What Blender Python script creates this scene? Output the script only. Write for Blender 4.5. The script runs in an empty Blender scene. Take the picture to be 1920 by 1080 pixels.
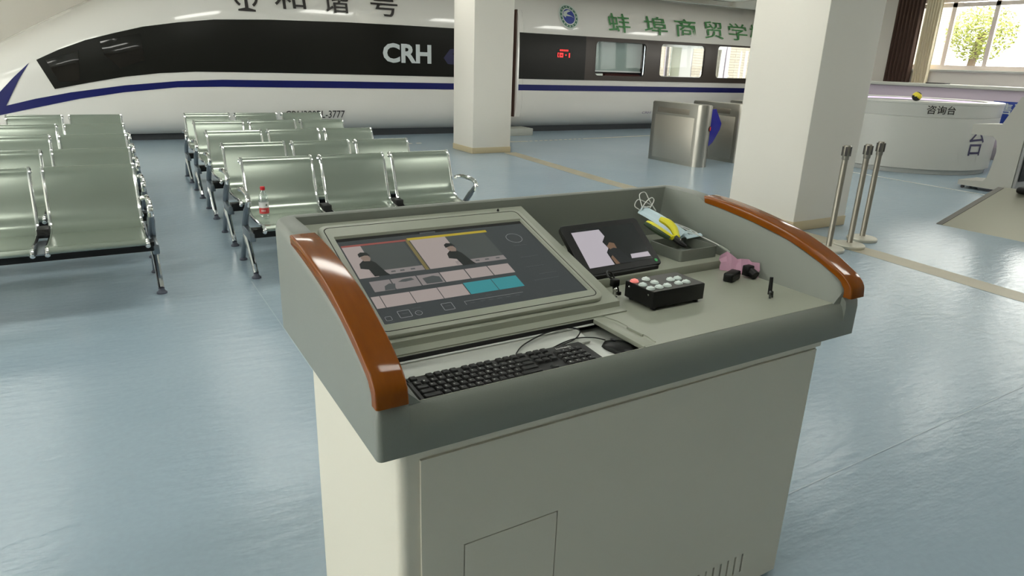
import bpy, bmesh, math, random
from mathutils import Vector, Matrix
from math import sin, cos, pi, radians, sqrt

random.seed(7)
SC = bpy.context.scene
COL = SC.collection

# ------------------------------------------------------------------ camera
cam_d = bpy.data.cameras.new('camera')
cam = bpy.data.objects.new('camera', cam_d); COL.objects.link(cam)
cam_d.sensor_width = 36.0; cam_d.lens = 1256.86 * 36 / 1920
cam_d.clip_start = .05; cam_d.clip_end = 200
_p, _r, _y = .325807, .0359679, -.546899
def _rot(p, r, y):
    Rz = Matrix(((cos(y), -sin(y), 0), (sin(y), cos(y), 0), (0, 0, 1)))
    R = Vector((1, 0, 0)); F = Vector((0, cos(p), -sin(p))); U = Vector((0, sin(p), cos(p)))
    R2 = cos(r) * R + sin(r) * U; U2 = -sin(r) * R + cos(r) * U
    return Rz @ R2, Rz @ F, Rz @ U2
R_, F_, U_ = _rot(_p, _r, _y)
mw = Matrix.Identity(4)
for i in range(3):
    mw[i][0] = R_[i]; mw[i][1] = U_[i]; mw[i][2] = -F_[i]
mw.translation = Vector((0, 0, 1.6))
cam.matrix_world = mw
SC.camera = cam

# ------------------------------------------------------------------ sky, sun, exposure
SC.view_settings.view_transform = 'Standard'
SC.view_settings.look = 'None'
SC.view_settings.gamma = 1
SC.view_settings.exposure = 0.0
wd = bpy.data.worlds.new('sky'); SC.world = wd; wd.use_nodes = True
bg = wd.node_tree.nodes['Background']
bg.inputs[0].default_value = (1.0, .965, .90, 1); bg.inputs[1].default_value = 9.0
sun_d = bpy.data.lights.new('sun', 'SUN'); sun_d.energy = 5; sun_d.angle = .02
sun_d.color = (1, .95, .84)
sun = bpy.data.objects.new('sun', sun_d); COL.objects.link(sun)
sun.rotation_euler = Vector((-.25, .8, -1.25)).to_track_quat('-Z', 'Y').to_euler()
LAMP = 11.0            # strength of the ceiling panels
LAMP_COL = (1.0, .99, .91)

# ------------------------------------------------------------------ materials
def lin(r, g, b):
    f = lambda c: (c / 255 / 12.92) if c / 255 <= .04045 else ((c / 255 + .055) / 1.055) ** 2.4
    return (f(r), f(g), f(b), 1)
def mat(name, col, rough=.5, metal=0, bump=0, bscale=200, var=0, vscale=8, coat=0, emit=None, estr=0, spec=.5, trans=0):
    m = bpy.data.materials.new(name); m.use_nodes = True
    nt = m.node_tree; b = nt.nodes['Principled BSDF']
    c = col if len(col) == 4 else (*col, 1)
    b.inputs['Base Color'].default_value = c
    b.inputs['Roughness'].default_value = rough
    b.inputs['Metallic'].default_value = metal
    b.inputs['Specular IOR Level'].default_value = spec
    b.inputs['Coat Weight'].default_value = coat
    b.inputs['Transmission Weight'].default_value = trans
    if emit:
        b.inputs['Emission Color'].default_value = (*emit[:3], 1); b.inputs['Emission Strength'].default_value = estr
    if bump or var:
        tc = nt.nodes.new('ShaderNodeTexCoord')
    if bump:
        n = nt.nodes.new('ShaderNodeTexNoise'); n.inputs['Scale'].default_value = bscale; n.inputs['Detail'].default_value = 2
        nt.links.new(tc.outputs['Object'], n.inputs['Vector'])
        bp = nt.nodes.new('ShaderNodeBump'); bp.inputs['Strength'].default_value = bump; bp.inputs['Distance'].default_value = .002
        nt.links.new(n.outputs['Fac'], bp.inputs['Height']); nt.links.new(bp.outputs['Normal'], b.inputs['Normal'])
    if var:
        n = nt.nodes.new('ShaderNodeTexNoise'); n.inputs['Scale'].default_value = vscale; n.inputs['Detail'].default_value = 4
        nt.links.new(tc.outputs['Object'], n.inputs['Vector'])
        mx = nt.nodes.new('ShaderNodeMix'); mx.data_type = 'RGBA'
        mx.inputs[6].default_value = tuple(x * (1 - var) for x in c[:3]) + (1,)
        mx.inputs[7].default_value = tuple(min(1, x * (1 + var)) for x in c[:3]) + (1,)
        nt.links.new(n.outputs['Fac'], mx.inputs[0]); nt.links.new(mx.outputs[2], b.inputs['Base Color'])
    return m
def glass(name, tint=(.9, .95, .93), refl=.12):
    m = bpy.data.materials.new(name); m.use_nodes = True; nt = m.node_tree
    nt.nodes.clear()
    o = nt.nodes.new('ShaderNodeOutputMaterial'); mx = nt.nodes.new('ShaderNodeMixShader')
    t = nt.nodes.new('ShaderNodeBsdfTransparent'); g = nt.nodes.new('ShaderNodeBsdfGlossy')
    t.inputs[0].default_value = (*tint, 1); g.inputs['Roughness'].default_value = .02
    mx.inputs[0].default_value = refl
    nt.links.new(t.outputs[0], mx.inputs[1]); nt.links.new(g.outputs[0], mx.inputs[2]); nt.links.new(mx.outputs[0], o.inputs[0])
    return m

def floor_mat():
    m = bpy.data.materials.new('blue_vinyl_floor'); m.use_nodes = True; nt = m.node_tree
    b = nt.nodes['Principled BSDF']; b.inputs['Roughness'].default_value = .24
    tc = nt.nodes.new('ShaderNodeTexCoord')
    n = nt.nodes.new('ShaderNodeTexNoise'); n.inputs['Scale'].default_value = 1.3; n.inputs['Detail'].default_value = 6
    n2 = nt.nodes.new('ShaderNodeTexNoise'); n2.inputs['Scale'].default_value = 40; n2.inputs['Detail'].default_value = 3
    nt.links.new(tc.outputs['Object'], n.inputs['Vector']); nt.links.new(tc.outputs['Object'], n2.inputs['Vector'])
    mx = nt.nodes.new('ShaderNodeMix'); mx.data_type = 'RGBA'
    mx.inputs[6].default_value = (.295, .385, .46, 1); mx.inputs[7].default_value = (.35, .44, .51, 1)
    nt.links.new(n.outputs['Fac'], mx.inputs[0])
    m2 = nt.nodes.new('ShaderNodeMix'); m2.data_type = 'RGBA'; m2.blend_type = 'MULTIPLY'; m2.inputs[0].default_value = .12
    nt.links.new(mx.outputs[2], m2.inputs[6]); nt.links.new(n2.outputs['Fac'], m2.inputs[7])
    nt.links.new(m2.outputs[2], b.inputs['Base Color'])
    mp = nt.nodes.new('ShaderNodeMapping'); mp.inputs['Scale'].default_value = (7, 19, 1); mp.inputs['Rotation'].default_value = (0, 0, .5)
    n3 = nt.nodes.new('ShaderNodeTexNoise'); n3.inputs['Scale'].default_value = 1; n3.inputs['Detail'].default_value = 3
    nt.links.new(tc.outputs['Object'], mp.inputs['Vector']); nt.links.new(mp.outputs[0], n3.inputs['Vector'])
    bp = nt.nodes.new('ShaderNodeBump'); bp.inputs['Strength'].default_value = .32; bp.inputs['Distance'].default_value = .01
    nt.links.new(n3.outputs['Fac'], bp.inputs['Height']); nt.links.new(bp.outputs['Normal'], b.inputs['Normal'])
    return m
def wood_mat():
    m = bpy.data.materials.new('lacquered_wood'); m.use_nodes = True; nt = m.node_tree
    b = nt.nodes['Principled BSDF']; b.inputs['Roughness'].default_value = .1; b.inputs['Coat Weight'].default_value = 0; b.inputs['Specular IOR Level'].default_value = .28
    b.inputs['Coat Roughness'].default_value = .08
    tc = nt.nodes.new('ShaderNodeTexCoord'); mp = nt.nodes.new('ShaderNodeMapping'); mp.inputs['Scale'].default_value = (60, 4, 30)
    n = nt.nodes.new('ShaderNodeTexNoise'); n.inputs['Scale'].default_value = 1; n.inputs['Detail'].default_value = 4
    nt.links.new(tc.outputs['Object'], mp.inputs[0]); nt.links.new(mp.outputs[0], n.inputs['Vector'])
    mx = nt.nodes.new('ShaderNodeMix'); mx.data_type = 'RGBA'
    mx.inputs[6].default_value = (.165, .042, .003, 1); mx.inputs[7].default_value = (.245, .070, .005, 1)
    nt.links.new(n.outputs['Fac'], mx.inputs[0]); nt.links.new(mx.outputs[2], b.inputs['Base Color'])
    return m
def brick_mat():
    m = bpy.data.materials.new('cream_facade_tiles'); m.use_nodes = True; nt = m.node_tree
    b = nt.nodes['Principled BSDF']; b.inputs['Roughness'].default_value = .8
    tc = nt.nodes.new('ShaderNodeTexCoord'); mp = nt.nodes.new('ShaderNodeMapping'); mp.inputs['Rotation'].default_value = (pi / 2, 0, 0)
    br = nt.nodes.new('ShaderNodeTexBrick'); br.inputs['Scale'].default_value = 1
    br.inputs['Color1'].default_value = (.15, .128, .10, 1); br.inputs['Color2'].default_value = (.17, .145, .113, 1); br.inputs['Mortar'].default_value = (.085, .07, .056, 1)
    br.inputs['Brick Width'].default_value = 1.2; br.inputs['Row Height'].default_value = .12; br.inputs['Mortar Size'].default_value = .012
    nt.links.new(tc.outputs['Object'], mp.inputs[0]); nt.links.new(mp.outputs[0], br.inputs['Vector'])
    nt.links.new(br.outputs['Color'], b.inputs['Base Color'])
    return m

WALL = mat('white_wall_paint', (.74, .705, .635), .75, bump=.15, bscale=60)
CEIL = mat('ceiling_paint', (.70, .68, .60), .8)
TAN = mat('tan_skirting', (.50, .42, .27), .6)
FLOOR = floor_mat()
YEL = mat('worn_yellow_line', (.66, .58, .38), .5, var=.25, vscale=6)
TACT = mat('faded_tan_strip', (.40, .365, .27), .45, var=.2, vscale=4)
SEAM = mat('floor_seam', (.38, .46, .52), .26)
WLINE = mat('white_floor_line', (.72, .72, .66), .4)
SHELL = mat('grey_textured_plastic', (.215, .23, .203), .40, bump=.25, bscale=900)
SHELL_LIT = mat('grey_plastic_lit', (.33, .345, .28), .36, bump=.15, bscale=900)  # same plastic as the shell, lightened to paint overhead light onto top faces
GROOVE = mat('dark_groove', (.05, .05, .045), .7)
CABW = mat('white_powder_coat', (.70, .67, .57), .45, bump=.1, bscale=700)
WOOD = wood_mat()
SILV = mat('silver_tray', (.60, .61, .57), .32, metal=.3)
BLK = mat('black_plastic', (.006, .006, .006), .4, spec=.3)
BLKM = mat('black_matte', (.006, .006, .006), .6)
KEYM = mat('black_keycap', (.008, .008, .008), .42, spec=.35)
WHT = mat('white_plastic', (.75, .76, .74), .35)
PRINT = mat('white_print', (.6, .6, .58), .5)
GSCR = mat('display_glass', (.012, .012, .014), .06, emit=(.07, .08, .082), estr=.45)
def ui(n, c, s=.6): return mat(n, (.01, .01, .01), .14, emit=c, estr=s)
UIK = ui('ui_slate', (.085, .095, .09)); UIW = ui('ui_pale', (.52, .44, .41)); UIP = ui('ui_pale_grey', (.34, .30, .29)); UID = ui('ui_charcoal', (.012, .014, .014)); UIR = ui('ui_red', (.38, .09, .075))
UIY = ui('ui_yellow', (.62, .47, .03)); UIT = ui('ui_teal', (.05, .36, .40)); UIL = ui('ui_line', (.38, .39, .38)); UIS = ui('ui_skin', (.33, .24, .19)); UIG = ui('ui_grey', (.09, .10, .10)); UIO = ui('ui_ochre', (.25, .20, .07))
UIV = ui('ui_violet_white', (.62, .57, .62), .7); UIB = ui('ui_dark_blue_grey', (.02, .022, .024)); UIO2 = ui('ui_skin_tan', (.26, .15, .09))
CHROME = mat('chrome', (.80, .80, .80), .09, metal=1)
STEEL = mat('brushed_steel', (.46, .44, .39), .34, metal=1, bump=.05, bscale=300)
DSTEEL = mat('satin_steel', (.42, .40, .36), .38, metal=1)
STEELP = mat('brushed_steel_panel', (.50, .47, .41), .42, metal=.9)
CAST = mat('grey_cast_metal', (.22, .25, .28), .28, metal=.8)
SHEET = mat('sage_metal_sheet', (.33, .375, .32), .22, metal=.6, bump=.04, bscale=30)
RUB = mat('black_rubber', (.02, .02, .025), .6)
TRW = mat('train_white_gloss', (.70, .68, .635), .14, coat=.5)
TRB = mat('train_black_band', (.009, .009, .007), .3, spec=.18)
TRBR = mat('train_brown_band', (.045, .034, .027), .3, spec=.25)
TRBL = mat('train_blue', (.007, .010, .10), .35, spec=.25)
TRG = mat('train_dark_underside', (.04, .045, .05), .7)
CKP = mat('cockpit_glass', (.006, .005, .004), .05)
INKB = mat('black_ink', (.02, .016, .014), .5)
INKG = mat('green_ink', (.06, .22, .07), .5)
INKN = mat('navy_ink', (.04, .035, .09), .5)
INKW = mat('pale_silver_ink', (.52, .56, .56), .4)
LEDR = mat('red_led', (.1, .0, .0), .4, emit=(1, .03, .03), estr=1.6)
BLIND = mat('grey_green_blind', (.34, .41, .39), .7)
GLASS = glass('window_glass', (.93, .96, .95), .08)
TGLASS = glass('carriage_window_glass', (.93, .96, .95), .022)
MAROON = mat('dark_red_fabric', (.14, .025, .018), .7)
BROWN = mat('brown_curtain', (.085, .048, .035), .85)
SHEER = mat('cream_sheer', (.74, .66, .48), .8)
COUNT = mat('white_counter', (.52, .52, .48), .3)
LILAC = mat('lilac_white_panel', (.52, .44, .52), .4)
SIGNB = mat('blue_sign', (.02, .05, .30), .4)
FLAP = mat('blue_acrylic', (.02, .02, .32), .2)
REDX = mat('red_cross_light', (.2, .0, .0), .3, emit=(.75, .02, .02), estr=.7)
KIOSK = mat('kiosk_white', (.46, .45, .40), .5)
FRAMEW = mat('window_frame_paint', (.80, .70, .64), .5)
LEAF = mat('sunlit_leaves', (.20, .22, .035), .6, var=.3, vscale=5)
BARK = mat('bark', (.12, .08, .05), .9)
BRICK = brick_mat()
FGLASS = mat('facade_window_glass', (.20, .25, .28), .15)
LAMPM = mat('ceiling_lamp_diffuser', (.9, .9, .85), .5, emit=LAMP_COL, estr=LAMP)
PINK = mat('pink_wrapper', (.62, .36, .48), .35)
MASKB = mat('pale_blue_mask', (.60, .74, .80), .8)
CORDW = mat('white_cord', (.70, .71, .68), .6)
PLY = mat('yellow_grip', (.75, .68, .02), .4); PLG = mat('dark_green_grip', (.03, .06, .025), .5)
BAG = glass('clear_plastic_film', (.9, .92, .9), .1)
PETC = glass('clear_bottle_plastic', (.86, .9, .9), .16)
CAPR = mat('red_cap', (.55, .012, .02), .35); LABR = mat('red_label', (.55, .04, .04), .45); LABW = mat('white_label', (.72, .70, .68), .45)
GRN = mat('green_mark', (.02, .25, .06), .4, emit=(.02, .4, .1), estr=.2)
BTNR = mat('lit_red_button', (.8, .25, .22), .3, emit=(1, .25, .22), estr=.35)
BTNW = mat('clear_white_button', (.74, .82, .79), .15)
PURP = mat('dark_rubber_foot', (.07, .08, .11), .6)
BLUEG = mat('blue_grey_panel', (.25, .31, .35), .6)

# ------------------------------------------------------------------ mesh helpers
def finish(bm, angle=35):
    bm.normal_update()
    a = radians(angle)
    for f in bm.faces: f.smooth = True
    for e in bm.edges:
        if len(e.link_faces) == 2:
            e.smooth = e.calc_face_angle(0) < a
        else:
            e.smooth = False
def obj(name, bm, mats, parent=None, angle=35, loc=None, recalc=False):
    if recalc: bmesh.ops.recalc_face_normals(bm, faces=bm.faces)
    finish(bm, angle)
    me = bpy.data.meshes.new(name); bm.to_mesh(me); bm.free()
    for m in (mats if isinstance(mats, (list, tuple)) else [mats]): me.materials.append(m)
    o = bpy.data.objects.new(name, me); COL.objects.link(o)
    if parent: o.parent = parent
    if loc: o.location = loc
    return o
def thing(name, label, cat, loc=(0, 0, 0), rz=0, group=None):
    o = bpy.data.objects.new(name, None); COL.objects.link(o); o.empty_display_size = .1
    o.location = loc; o.rotation_euler = (0, 0, rz); o['label'] = label; o['category'] = cat
    if group: o['group'] = group
    return o
def tag(o, label, cat, group=None):
    o['label'] = label; o['category'] = cat
    if group: o['group'] = group
    return o
def struct(o, label=None):
    o['kind'] = 'structure'
    if label: o['label'] = label
    return o
def plabel(o, s): o['label'] = s; return o
def dup(root, loc=None, rz=None, label=None):
    def cp(o, par):
        c = o.copy(); COL.objects.link(c)
        if par: c.parent = par
        for ch in list(o.children): cp(ch, c)
        return c
    r = cp(root, None)
    if loc is not None: r.location = loc
    if rz is not None: r.rotation_euler = (0, 0, rz)
    if label: r['label'] = label
    return r
def NB(): return bmesh.new()
def box(bm, x0, x1, y0, y1, z0, z1, bev=0, seg=2, mi=0):
    vs = [bm.verts.new(p) for p in ((x0, y0, z0), (x1, y0, z0), (x1, y1, z0), (x0, y1, z0), (x0, y0, z1), (x1, y0, z1), (x1, y1, z1), (x0, y1, z1))]
    fs = [bm.faces.new([vs[i] for i in q]) for q in ((0, 3, 2, 1), (4, 5, 6, 7), (0, 1, 5, 4), (1, 2, 6, 5), (2, 3, 7, 6), (3, 0, 4, 7))]
    for f in fs: f.material_index = mi
    if bev:
        es = set(e for f in fs for e in f.edges)
        bmesh.ops.bevel(bm, geom=list(es), offset=bev, segments=seg, affect='EDGES', profile=.5)
    return vs
def prism(bm, poly, axis, a, b, mi=0):
    """polygon in the two other axes extruded along axis from a to b"""
    def P(u, v, t):
        return {'x': (t, u, v), 'y': (u, t, v), 'z': (u, v, t)}[axis]
    A = [bm.verts.new(P(u, v, a)) for u, v in poly]; B = [bm.verts.new(P(u, v, b)) for u, v in poly]
    n = len(poly); fs = []
    fs.append(bm.faces.new(A)); fs.append(bm.faces.new(B[::-1]))
    for i in range(n): fs.append(bm.faces.new((A[i], B[i], B[(i + 1) % n], A[(i + 1) % n])))
    bmesh.ops.recalc_face_normals(bm, faces=fs)
    for f in fs: f.material_index = mi
    return fs
def spline(pts, n=6, closed=False):
    P = [Vector(p) for p in pts]; out = []
    m = len(P); rng = m if closed else m - 1
    for i in range(rng):
        p0 = P[(i - 1) % m] if (closed or i > 0) else P[0] * 2 - P[1]
        p1 = P[i]; p2 = P[(i + 1) % m]
        p3 = P[(i + 2) % m] if (closed or i < m - 2) else P[-1] * 2 - P[-2]
        for k in range(n):
            t = k / n
            out.append(.5 * ((2 * p1) + (p2 - p0) * t + (2 * p0 - 5 * p1 + 4 * p2 - p3) * t * t + (3 * p1 - p0 - 3 * p2 + p3) * t ** 3))
    if not closed: out.append(P[-1])
    return out
def tube(bm, pts, r, sides=8, mi=0, cap=True, closed=False):
    P = [Vector(p) for p in pts]; n = len(P); rings = []
    up = None
    for i in range(n):
        if closed: t = (P[(i + 1) % n] - P[(i - 1) % n])
        else: t = (P[min(i + 1, n - 1)] - P[max(i - 1, 0)])
        t.normalize()
        if up is None:
            up = Vector((0, 0, 1)) if abs(t.z) < .9 else Vector((1, 0, 0))
        s = t.cross(up)
        if s.length < 1e-6: s = t.cross(Vector((1, .3, 0)))
        s.normalize(); up = s.cross(t).normalized()
        rr = r[i] if isinstance(r, (list, tuple)) else r
        rings.append([bm.verts.new(P[i] + (s * cos(2 * pi * k / sides) + up * sin(2 * pi * k / sides)) * rr) for k in range(sides)])
    fs = []
    for i in range(n if closed else n - 1):
        a, b = rings[i], rings[(i + 1) % n]
        for k in range(sides): fs.append(bm.faces.new((a[k], a[(k + 1) % sides], b[(k + 1) % sides], b[k])))
    if cap and not closed:
        fs.append(bm.faces.new(rings[0][::-1])); fs.append(bm.faces.new(rings[-1]))
    for f in fs: f.material_index = mi
    bmesh.ops.recalc_face_normals(bm, faces=fs)
def lathe(bm, prof, c=(0, 0, 0), n=32, mi=0, cap=True, mis=None):
    rings = [[bm.verts.new((c[0] + r * cos(2 * pi * k / n), c[1] + r * sin(2 * pi * k / n), c[2] + z)) for k in range(n)] for r, z in prof]
    fs = []
    for i in range(len(prof) - 1):
        for k in range(n):
            f = bm.faces.new((rings[i][k], rings[i][(k + 1) % n], rings[i + 1][(k + 1) % n], rings[i + 1][k])); fs.append(f)
            f.material_index = mis[i] if mis else mi
    if cap:
        f = bm.faces.new(rings[0][::-1]); f.material_index = mis[0] if mis else mi; fs.append(f)
        f = bm.faces.new(rings[-1]); f.material_index = mis[-1] if mis else mi; fs.append(f)
    bmesh.ops.recalc_face_normals(bm, faces=fs)
def loft(bm, rings, closed=True, cap=True, mi=0):
    R = [[bm.verts.new(p) for p in r] for r in rings]; n = len(R[0]); fs = []
    for a, b in zip(R, R[1:]):
        for k in range(n if closed else n - 1):
            fs.append(bm.faces.new((a[k], a[(k + 1) % n], b[(k + 1) % n], b[k])))
    if cap and closed:
        fs.append(bm.faces.new(R[0][::-1])); fs.append(bm.faces.new(R[-1]))
    for f in fs: f.material_index = mi
    return fs
def plate(bm, U, V, holes, place, mi=0):
    """grid of cells over [u0..u1]x[v0..v1] without the holes; place(u,v) gives the point"""
    us = sorted(set(list(U) + [h[0] for h in holes] + [h[1] for h in holes])); vs = sorted(set(list(V) + [h[2] for h in holes] + [h[3] for h in holes]))
    us = [u for u in us if U[0] <= u <= U[-1]]; vs = [v for v in vs if V[0] <= v <= V[-1]]
    cache = {}
    def vert(i, j):
        if (i, j) not in cache: cache[(i, j)] = bm.verts.new(place(us[i], vs[j]))
        return cache[(i, j)]
    fs = []
    for i in range(len(us) - 1):
        for j in range(len(vs) - 1):
            um = (us[i] + us[i + 1]) / 2; vm = (vs[j] + vs[j + 1]) / 2
            if any(h[0] < um < h[1] and h[2] < vm < h[3] for h in holes): continue
            f = bm.faces.new((vert(i, j), vert(i + 1, j), vert(i + 1, j + 1), vert(i, j + 1))); f.material_index = mi; fs.append(f)
    return fs
def solid(bm, vec):
    r = bmesh.ops.extrude_face_region(bm, geom=bm.faces[:])
    bmesh.ops.translate(bm, verts=[e for e in r['geom'] if isinstance(e, bmesh.types.BMVert)], vec=vec)
    bmesh.ops.recalc_face_normals(bm, faces=bm.faces)
def rrect(x0, x1, y0, y1, r, n=5):
    out = []
    for cx, cy, a in ((x1 - r, y1 - r, 0), (x0 + r, y1 - r, 90), (x0 + r, y0 + r, 180), (x1 - r, y0 + r, 270)):
        for k in range(n + 1):
            t = radians(a + 90 * k / n); out.append((cx + r * cos(t), cy + r * sin(t)))
    return out
def text_bm(s, w, h, weight=0.0):
    cu = bpy.data.curves.new('lettering', 'FONT'); cu.body = s; cu.size = 1; cu.offset = weight; cu.fill_mode = 'FRONT'; cu.resolution_u = 3
    o = bpy.data.objects.new('lettering', cu); COL.objects.link(o)
    dg = bpy.context.evaluated_depsgraph_get()
    me = bpy.data.meshes.new_from_object(o.evaluated_get(dg))
    bpy.data.objects.remove(o); bpy.data.curves.remove(cu)
    bm = bmesh.new(); bm.from_mesh(me); bpy.data.meshes.remove(me)
    if not bm.verts: return bm
    xs = [v.co.x for v in bm.verts]; ys_ = [v.co.y for v in bm.verts]
    x0, x1, y0, y1 = min(xs), max(xs), min(ys_), max(ys_)
    for v in bm.verts: v.co = Vector(((v.co.x - (x0 + x1) / 2) / (x1 - x0) * w, (v.co.y - (y0 + y1) / 2) / (y1 - y0) * h, 0))
    return bm
def cut(bm, axis, lo, hi, n):
    for k in range(1, n):
        c = lo + (hi - lo) * k / n; co = Vector((0, 0, 0)); no = Vector((0, 0, 0)); co[axis] = c; no[axis] = 1
        bmesh.ops.bisect_plane(bm, geom=bm.verts[:] + bm.edges[:] + bm.faces[:], plane_co=co, plane_no=no)
def mapv(bm, f):
    for v in bm.verts: v.co = Vector(f(v.co))

# ================================================================== SETTING
H_C = 3.7
XL, XR, YF, YB = -9.0, 18.4, -5.0, 17.2
bm = NB(); box(bm, XL - .2, 30, YF - .2, 40, -.1, 0); struct(obj('floor', bm, FLOOR), 'pale blue vinyl floor of the hall')
bm = NB(); box(bm, XL - .2, XR + .2, YF - .2, YB + .2, H_C, H_C + .15); struct(obj('ceiling', bm, CEIL))
def wall(name, U, V, holes, place, vec):
    bm = NB(); plate(bm, U, V, holes, place); solid(bm, vec); return struct(obj(name, bm, WALL))
LW = [(-1.0, 2.6, .7, 3.5), (3.0, 6.6, .7, 3.5), (7.0, 10.6, .7, 3.5), (11.0, 14.6, .7, 3.5)]
wall('wall_left', [YF, YB], [0, H_C], LW, lambda u, v: (XL, u, v), (-.2, 0, 0))
wall('wall_front', [XL, XR], [0, H_C], [], lambda u, v: (u, YF, v), (0, -.2, 0)).data.materials[0] = mat('low_bounce_wall', (.46, .44, .39), .7)  # unseen wall, tone chosen to limit bounce light on camera-facing sides
BW = [(13.4, 18.2, .9, 3.0)]
wall('wall_back', [XL, XR], [0, H_C], BW, lambda u, v: (u, YB, v), (0, .2, 0))
RW = [(-3.5, 1.0, 1.78, 3.45), (1.4, 4.8, 1.78, 3.45), (5.2, 10.75, 1.78, 3.45), (13.9, 17.0, .9, 3.0)]
wall('wall_right', [YF, YB], [0, H_C], RW, lambda u, v: (XR, u, v), (.2, 0, 0))
nwin = 0
def window(axis, const, a, b, z0, z1, bars, hbars, depth=.06, pane=True, m=None):
    global nwin
    nwin += 1
    bm = NB()
    def bx(u0, u1, v0, v1):
        if axis == 'x': box(bm, const - depth / 2, const + depth / 2, u0, u1, v0, v1)
        else: box(bm, u0, u1, const - depth / 2, const + depth / 2, v0, v1)
    t = .10
    bx(a, b, z0, z0 + t); bx(a, b, z1 - t, z1); bx(a, a + t, z0 + t, z1 - t); bx(b - t, b, z0 + t, z1 - t)
    for p in bars: bx(p - t / 2, p + t / 2, z0 + t, z1 - t)
    for p in hbars: bx(a + t, b - t, p - t / 2 + .003, p + t / 2 - .003)
    o = struct(obj('window_%d' % nwin, bm, m or FRAMEW))
    if pane:
        bm = NB()
        e = .05
        if axis == 'x': vs = [bm.verts.new(q) for q in ((const, a + e, z0 + e), (const, b - e, z0 + e), (const, b - e, z1 - e), (const, a + e, z1 - e))]
        else: vs = [bm.verts.new(q) for q in ((a + e, const, z0 + e), (b - e, const, z0 + e), (b - e, const, z1 - e), (a + e, const, z1 - e))]
        bm.faces.new(vs); obj('pane', bm, GLASS, o)
    return o
window('x', XR + .06, 5.2, 10.75, 1.78, 3.45, [9.80, 8.83, 7.6, 6.4], [3.28])
window('x', XR + .06, -3.5, 1.0, 1.78, 3.45, [-2.2, -.9, .2], [3.28])
window('x', XR + .06, 1.4, 4.8, 1.78, 3.45, [2.4, 3.6], [3.28])
for a, b, z0, z1 in LW: window('x', XL - .1, a, b, z0, z1, [(a + b) / 2], [2.5])
MAUVE = mat('mauve_window_frame', (.30, .26, .30), .5)
window('y', YB + .1, 13.4, 18.2, .9, 3.0, [16.12, 17.2, 14.7], [], m=MAUVE)
window('x', XR + .06, 13.9, 17.0, .9, 3.0, [15.4], [], m=MAUVE)
# sill of the window on the right
bm = NB(); box(bm, XR - .1, XR - .002, 4.9, 11, 1.72, 1.775, .01); struct(obj('trim_1', bm, COUNT))

# columns
def column(name, x0, x1, y0, y1, n):
    bm = NB(); box(bm, x0, x1, y0, y1, 0, H_C - .002, .012); o = struct(obj(name, bm, WALL))
    bm = NB()
    t = .006
    box(bm, x0 - t, x1 + t, y0 - t, y1 + t, 0.002, .105, .004); struct(obj('trim_%d' % n, bm, TAN))
    return o
column('pillar', 5.66, 6.445, 10.83, 11.62, 2)
column('pillar', 6.085, 6.965, 4.38, 5.27, 3)

# floor markings
def strip(pts, w, m, z=.0015):
    bm = NB(); P = [Vector((*p, z)) for p in pts]
    L, R = [], []
    for i, p in enumerate(P):
        t = (P[min(i + 1, len(P) - 1)] - P[max(0, i - 1)]).normalized(); n = Vector((-t.y, t.x, 0))
        L.append(bm.verts.new(p + n * w / 2)); R.append(bm.verts.new(p - n * w / 2))
    for i in range(len(P) - 1): bm.faces.new((R[i], R[i + 1], L[i + 1], L[i]))
    return struct(obj('floor_marking', bm, m))
strip([(6.42, 10.8), (6.17, 7.6), (6.10, 3.5), (5.96, 2.2), (5.9, -2)], .25, TACT)
strip([(6.3, 12.28), (7.75, 12.3)], .055, YEL); strip([(9.3, 12.42), (11.3, 12.6), (15.5, 12.7)], .055, YEL)
for k in range(11): strip([(7.8 + k * .135, 12.31 + k * .009), (7.88 + k * .135, 12.32 + k * .009)], .055, YEL)
for k in range(12): strip([(3.1 + k * .2, 12.55), (3.21 + k * .2, 12.55)], .08, TACT)
strip([(10.96, 7.2), (10.93, 6.4), (10.86, 4.6), (10.8, 1)], .05, WLINE)
strip([(.79, 5.0), (.79, 1.2)], .006, SEAM); strip([(4.87, 3.2), (4.88, -1)], .006, SEAM)
strip([(1.9, 1.36), (4.5, 1.40)], .006, SEAM)

# ceiling lamps
first = None
k = 0
for ix in range(8):
    for iy in range(4):
        x = -8.15 + ix * 3.25; y = (1.1, 5.0, 8.1, 11.2)[iy]
        if first is None:
            t = thing('ceiling_lamp', 'square white lamp panel flush in the ceiling over the hall', 'ceiling lamp', (x, y, H_C), group='ceiling lamps')
            bm = NB(); plate(bm, [-.62, .62], [-.32, .32], [(-.58, .58, -.28, .28)], lambda u, v: (u, v, -.03)); solid(bm, (0, 0, .028)); obj('frame', bm, WHT, t)
            bm = NB(); box(bm, -.58, .58, -.28, .28, -.026, -.012); obj('diffuser', bm, LAMPM, t); first = t
        else: dup(first, (x, y, H_C))

# ================================================================== LECTERN
def PT(y):   # lower edge of the wooden rail / top of the side wall
    pts = [(1.0, .978), (1.087, .978), (1.089, .995), (1.096, 1.008), (1.115, 1.027), (1.18, 1.058), (1.30, 1.099), (1.455, 1.128), (1.595, 1.145), (1.66, 1.150), (1.70, 1.168), (1.76, 1.172), (1.95, 1.172)]
    for (a, za), (b, zb) in zip(pts, pts[1:]):
        if y <= b: return za + (zb - za) * max(0, (y - a)) / (b - a)
    return pts[-1][1]
LX0, LX1, LY0, LY1 = .367, 1.864, 1.072, 1.905
LEC = thing('multimedia_lectern', 'grey topped white lectern with built-in touch screen, keyboard well and wooden side rails', 'lectern', (1.1, 1.45, 0))
def lobj(name, bm, m, parent=None, **k):
    bmesh.ops.translate(bm, verts=bm.verts[:], vec=(-1.1, -1.45, 0)); o = obj(name, bm, m, parent or LEC, **k)
    return o
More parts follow.
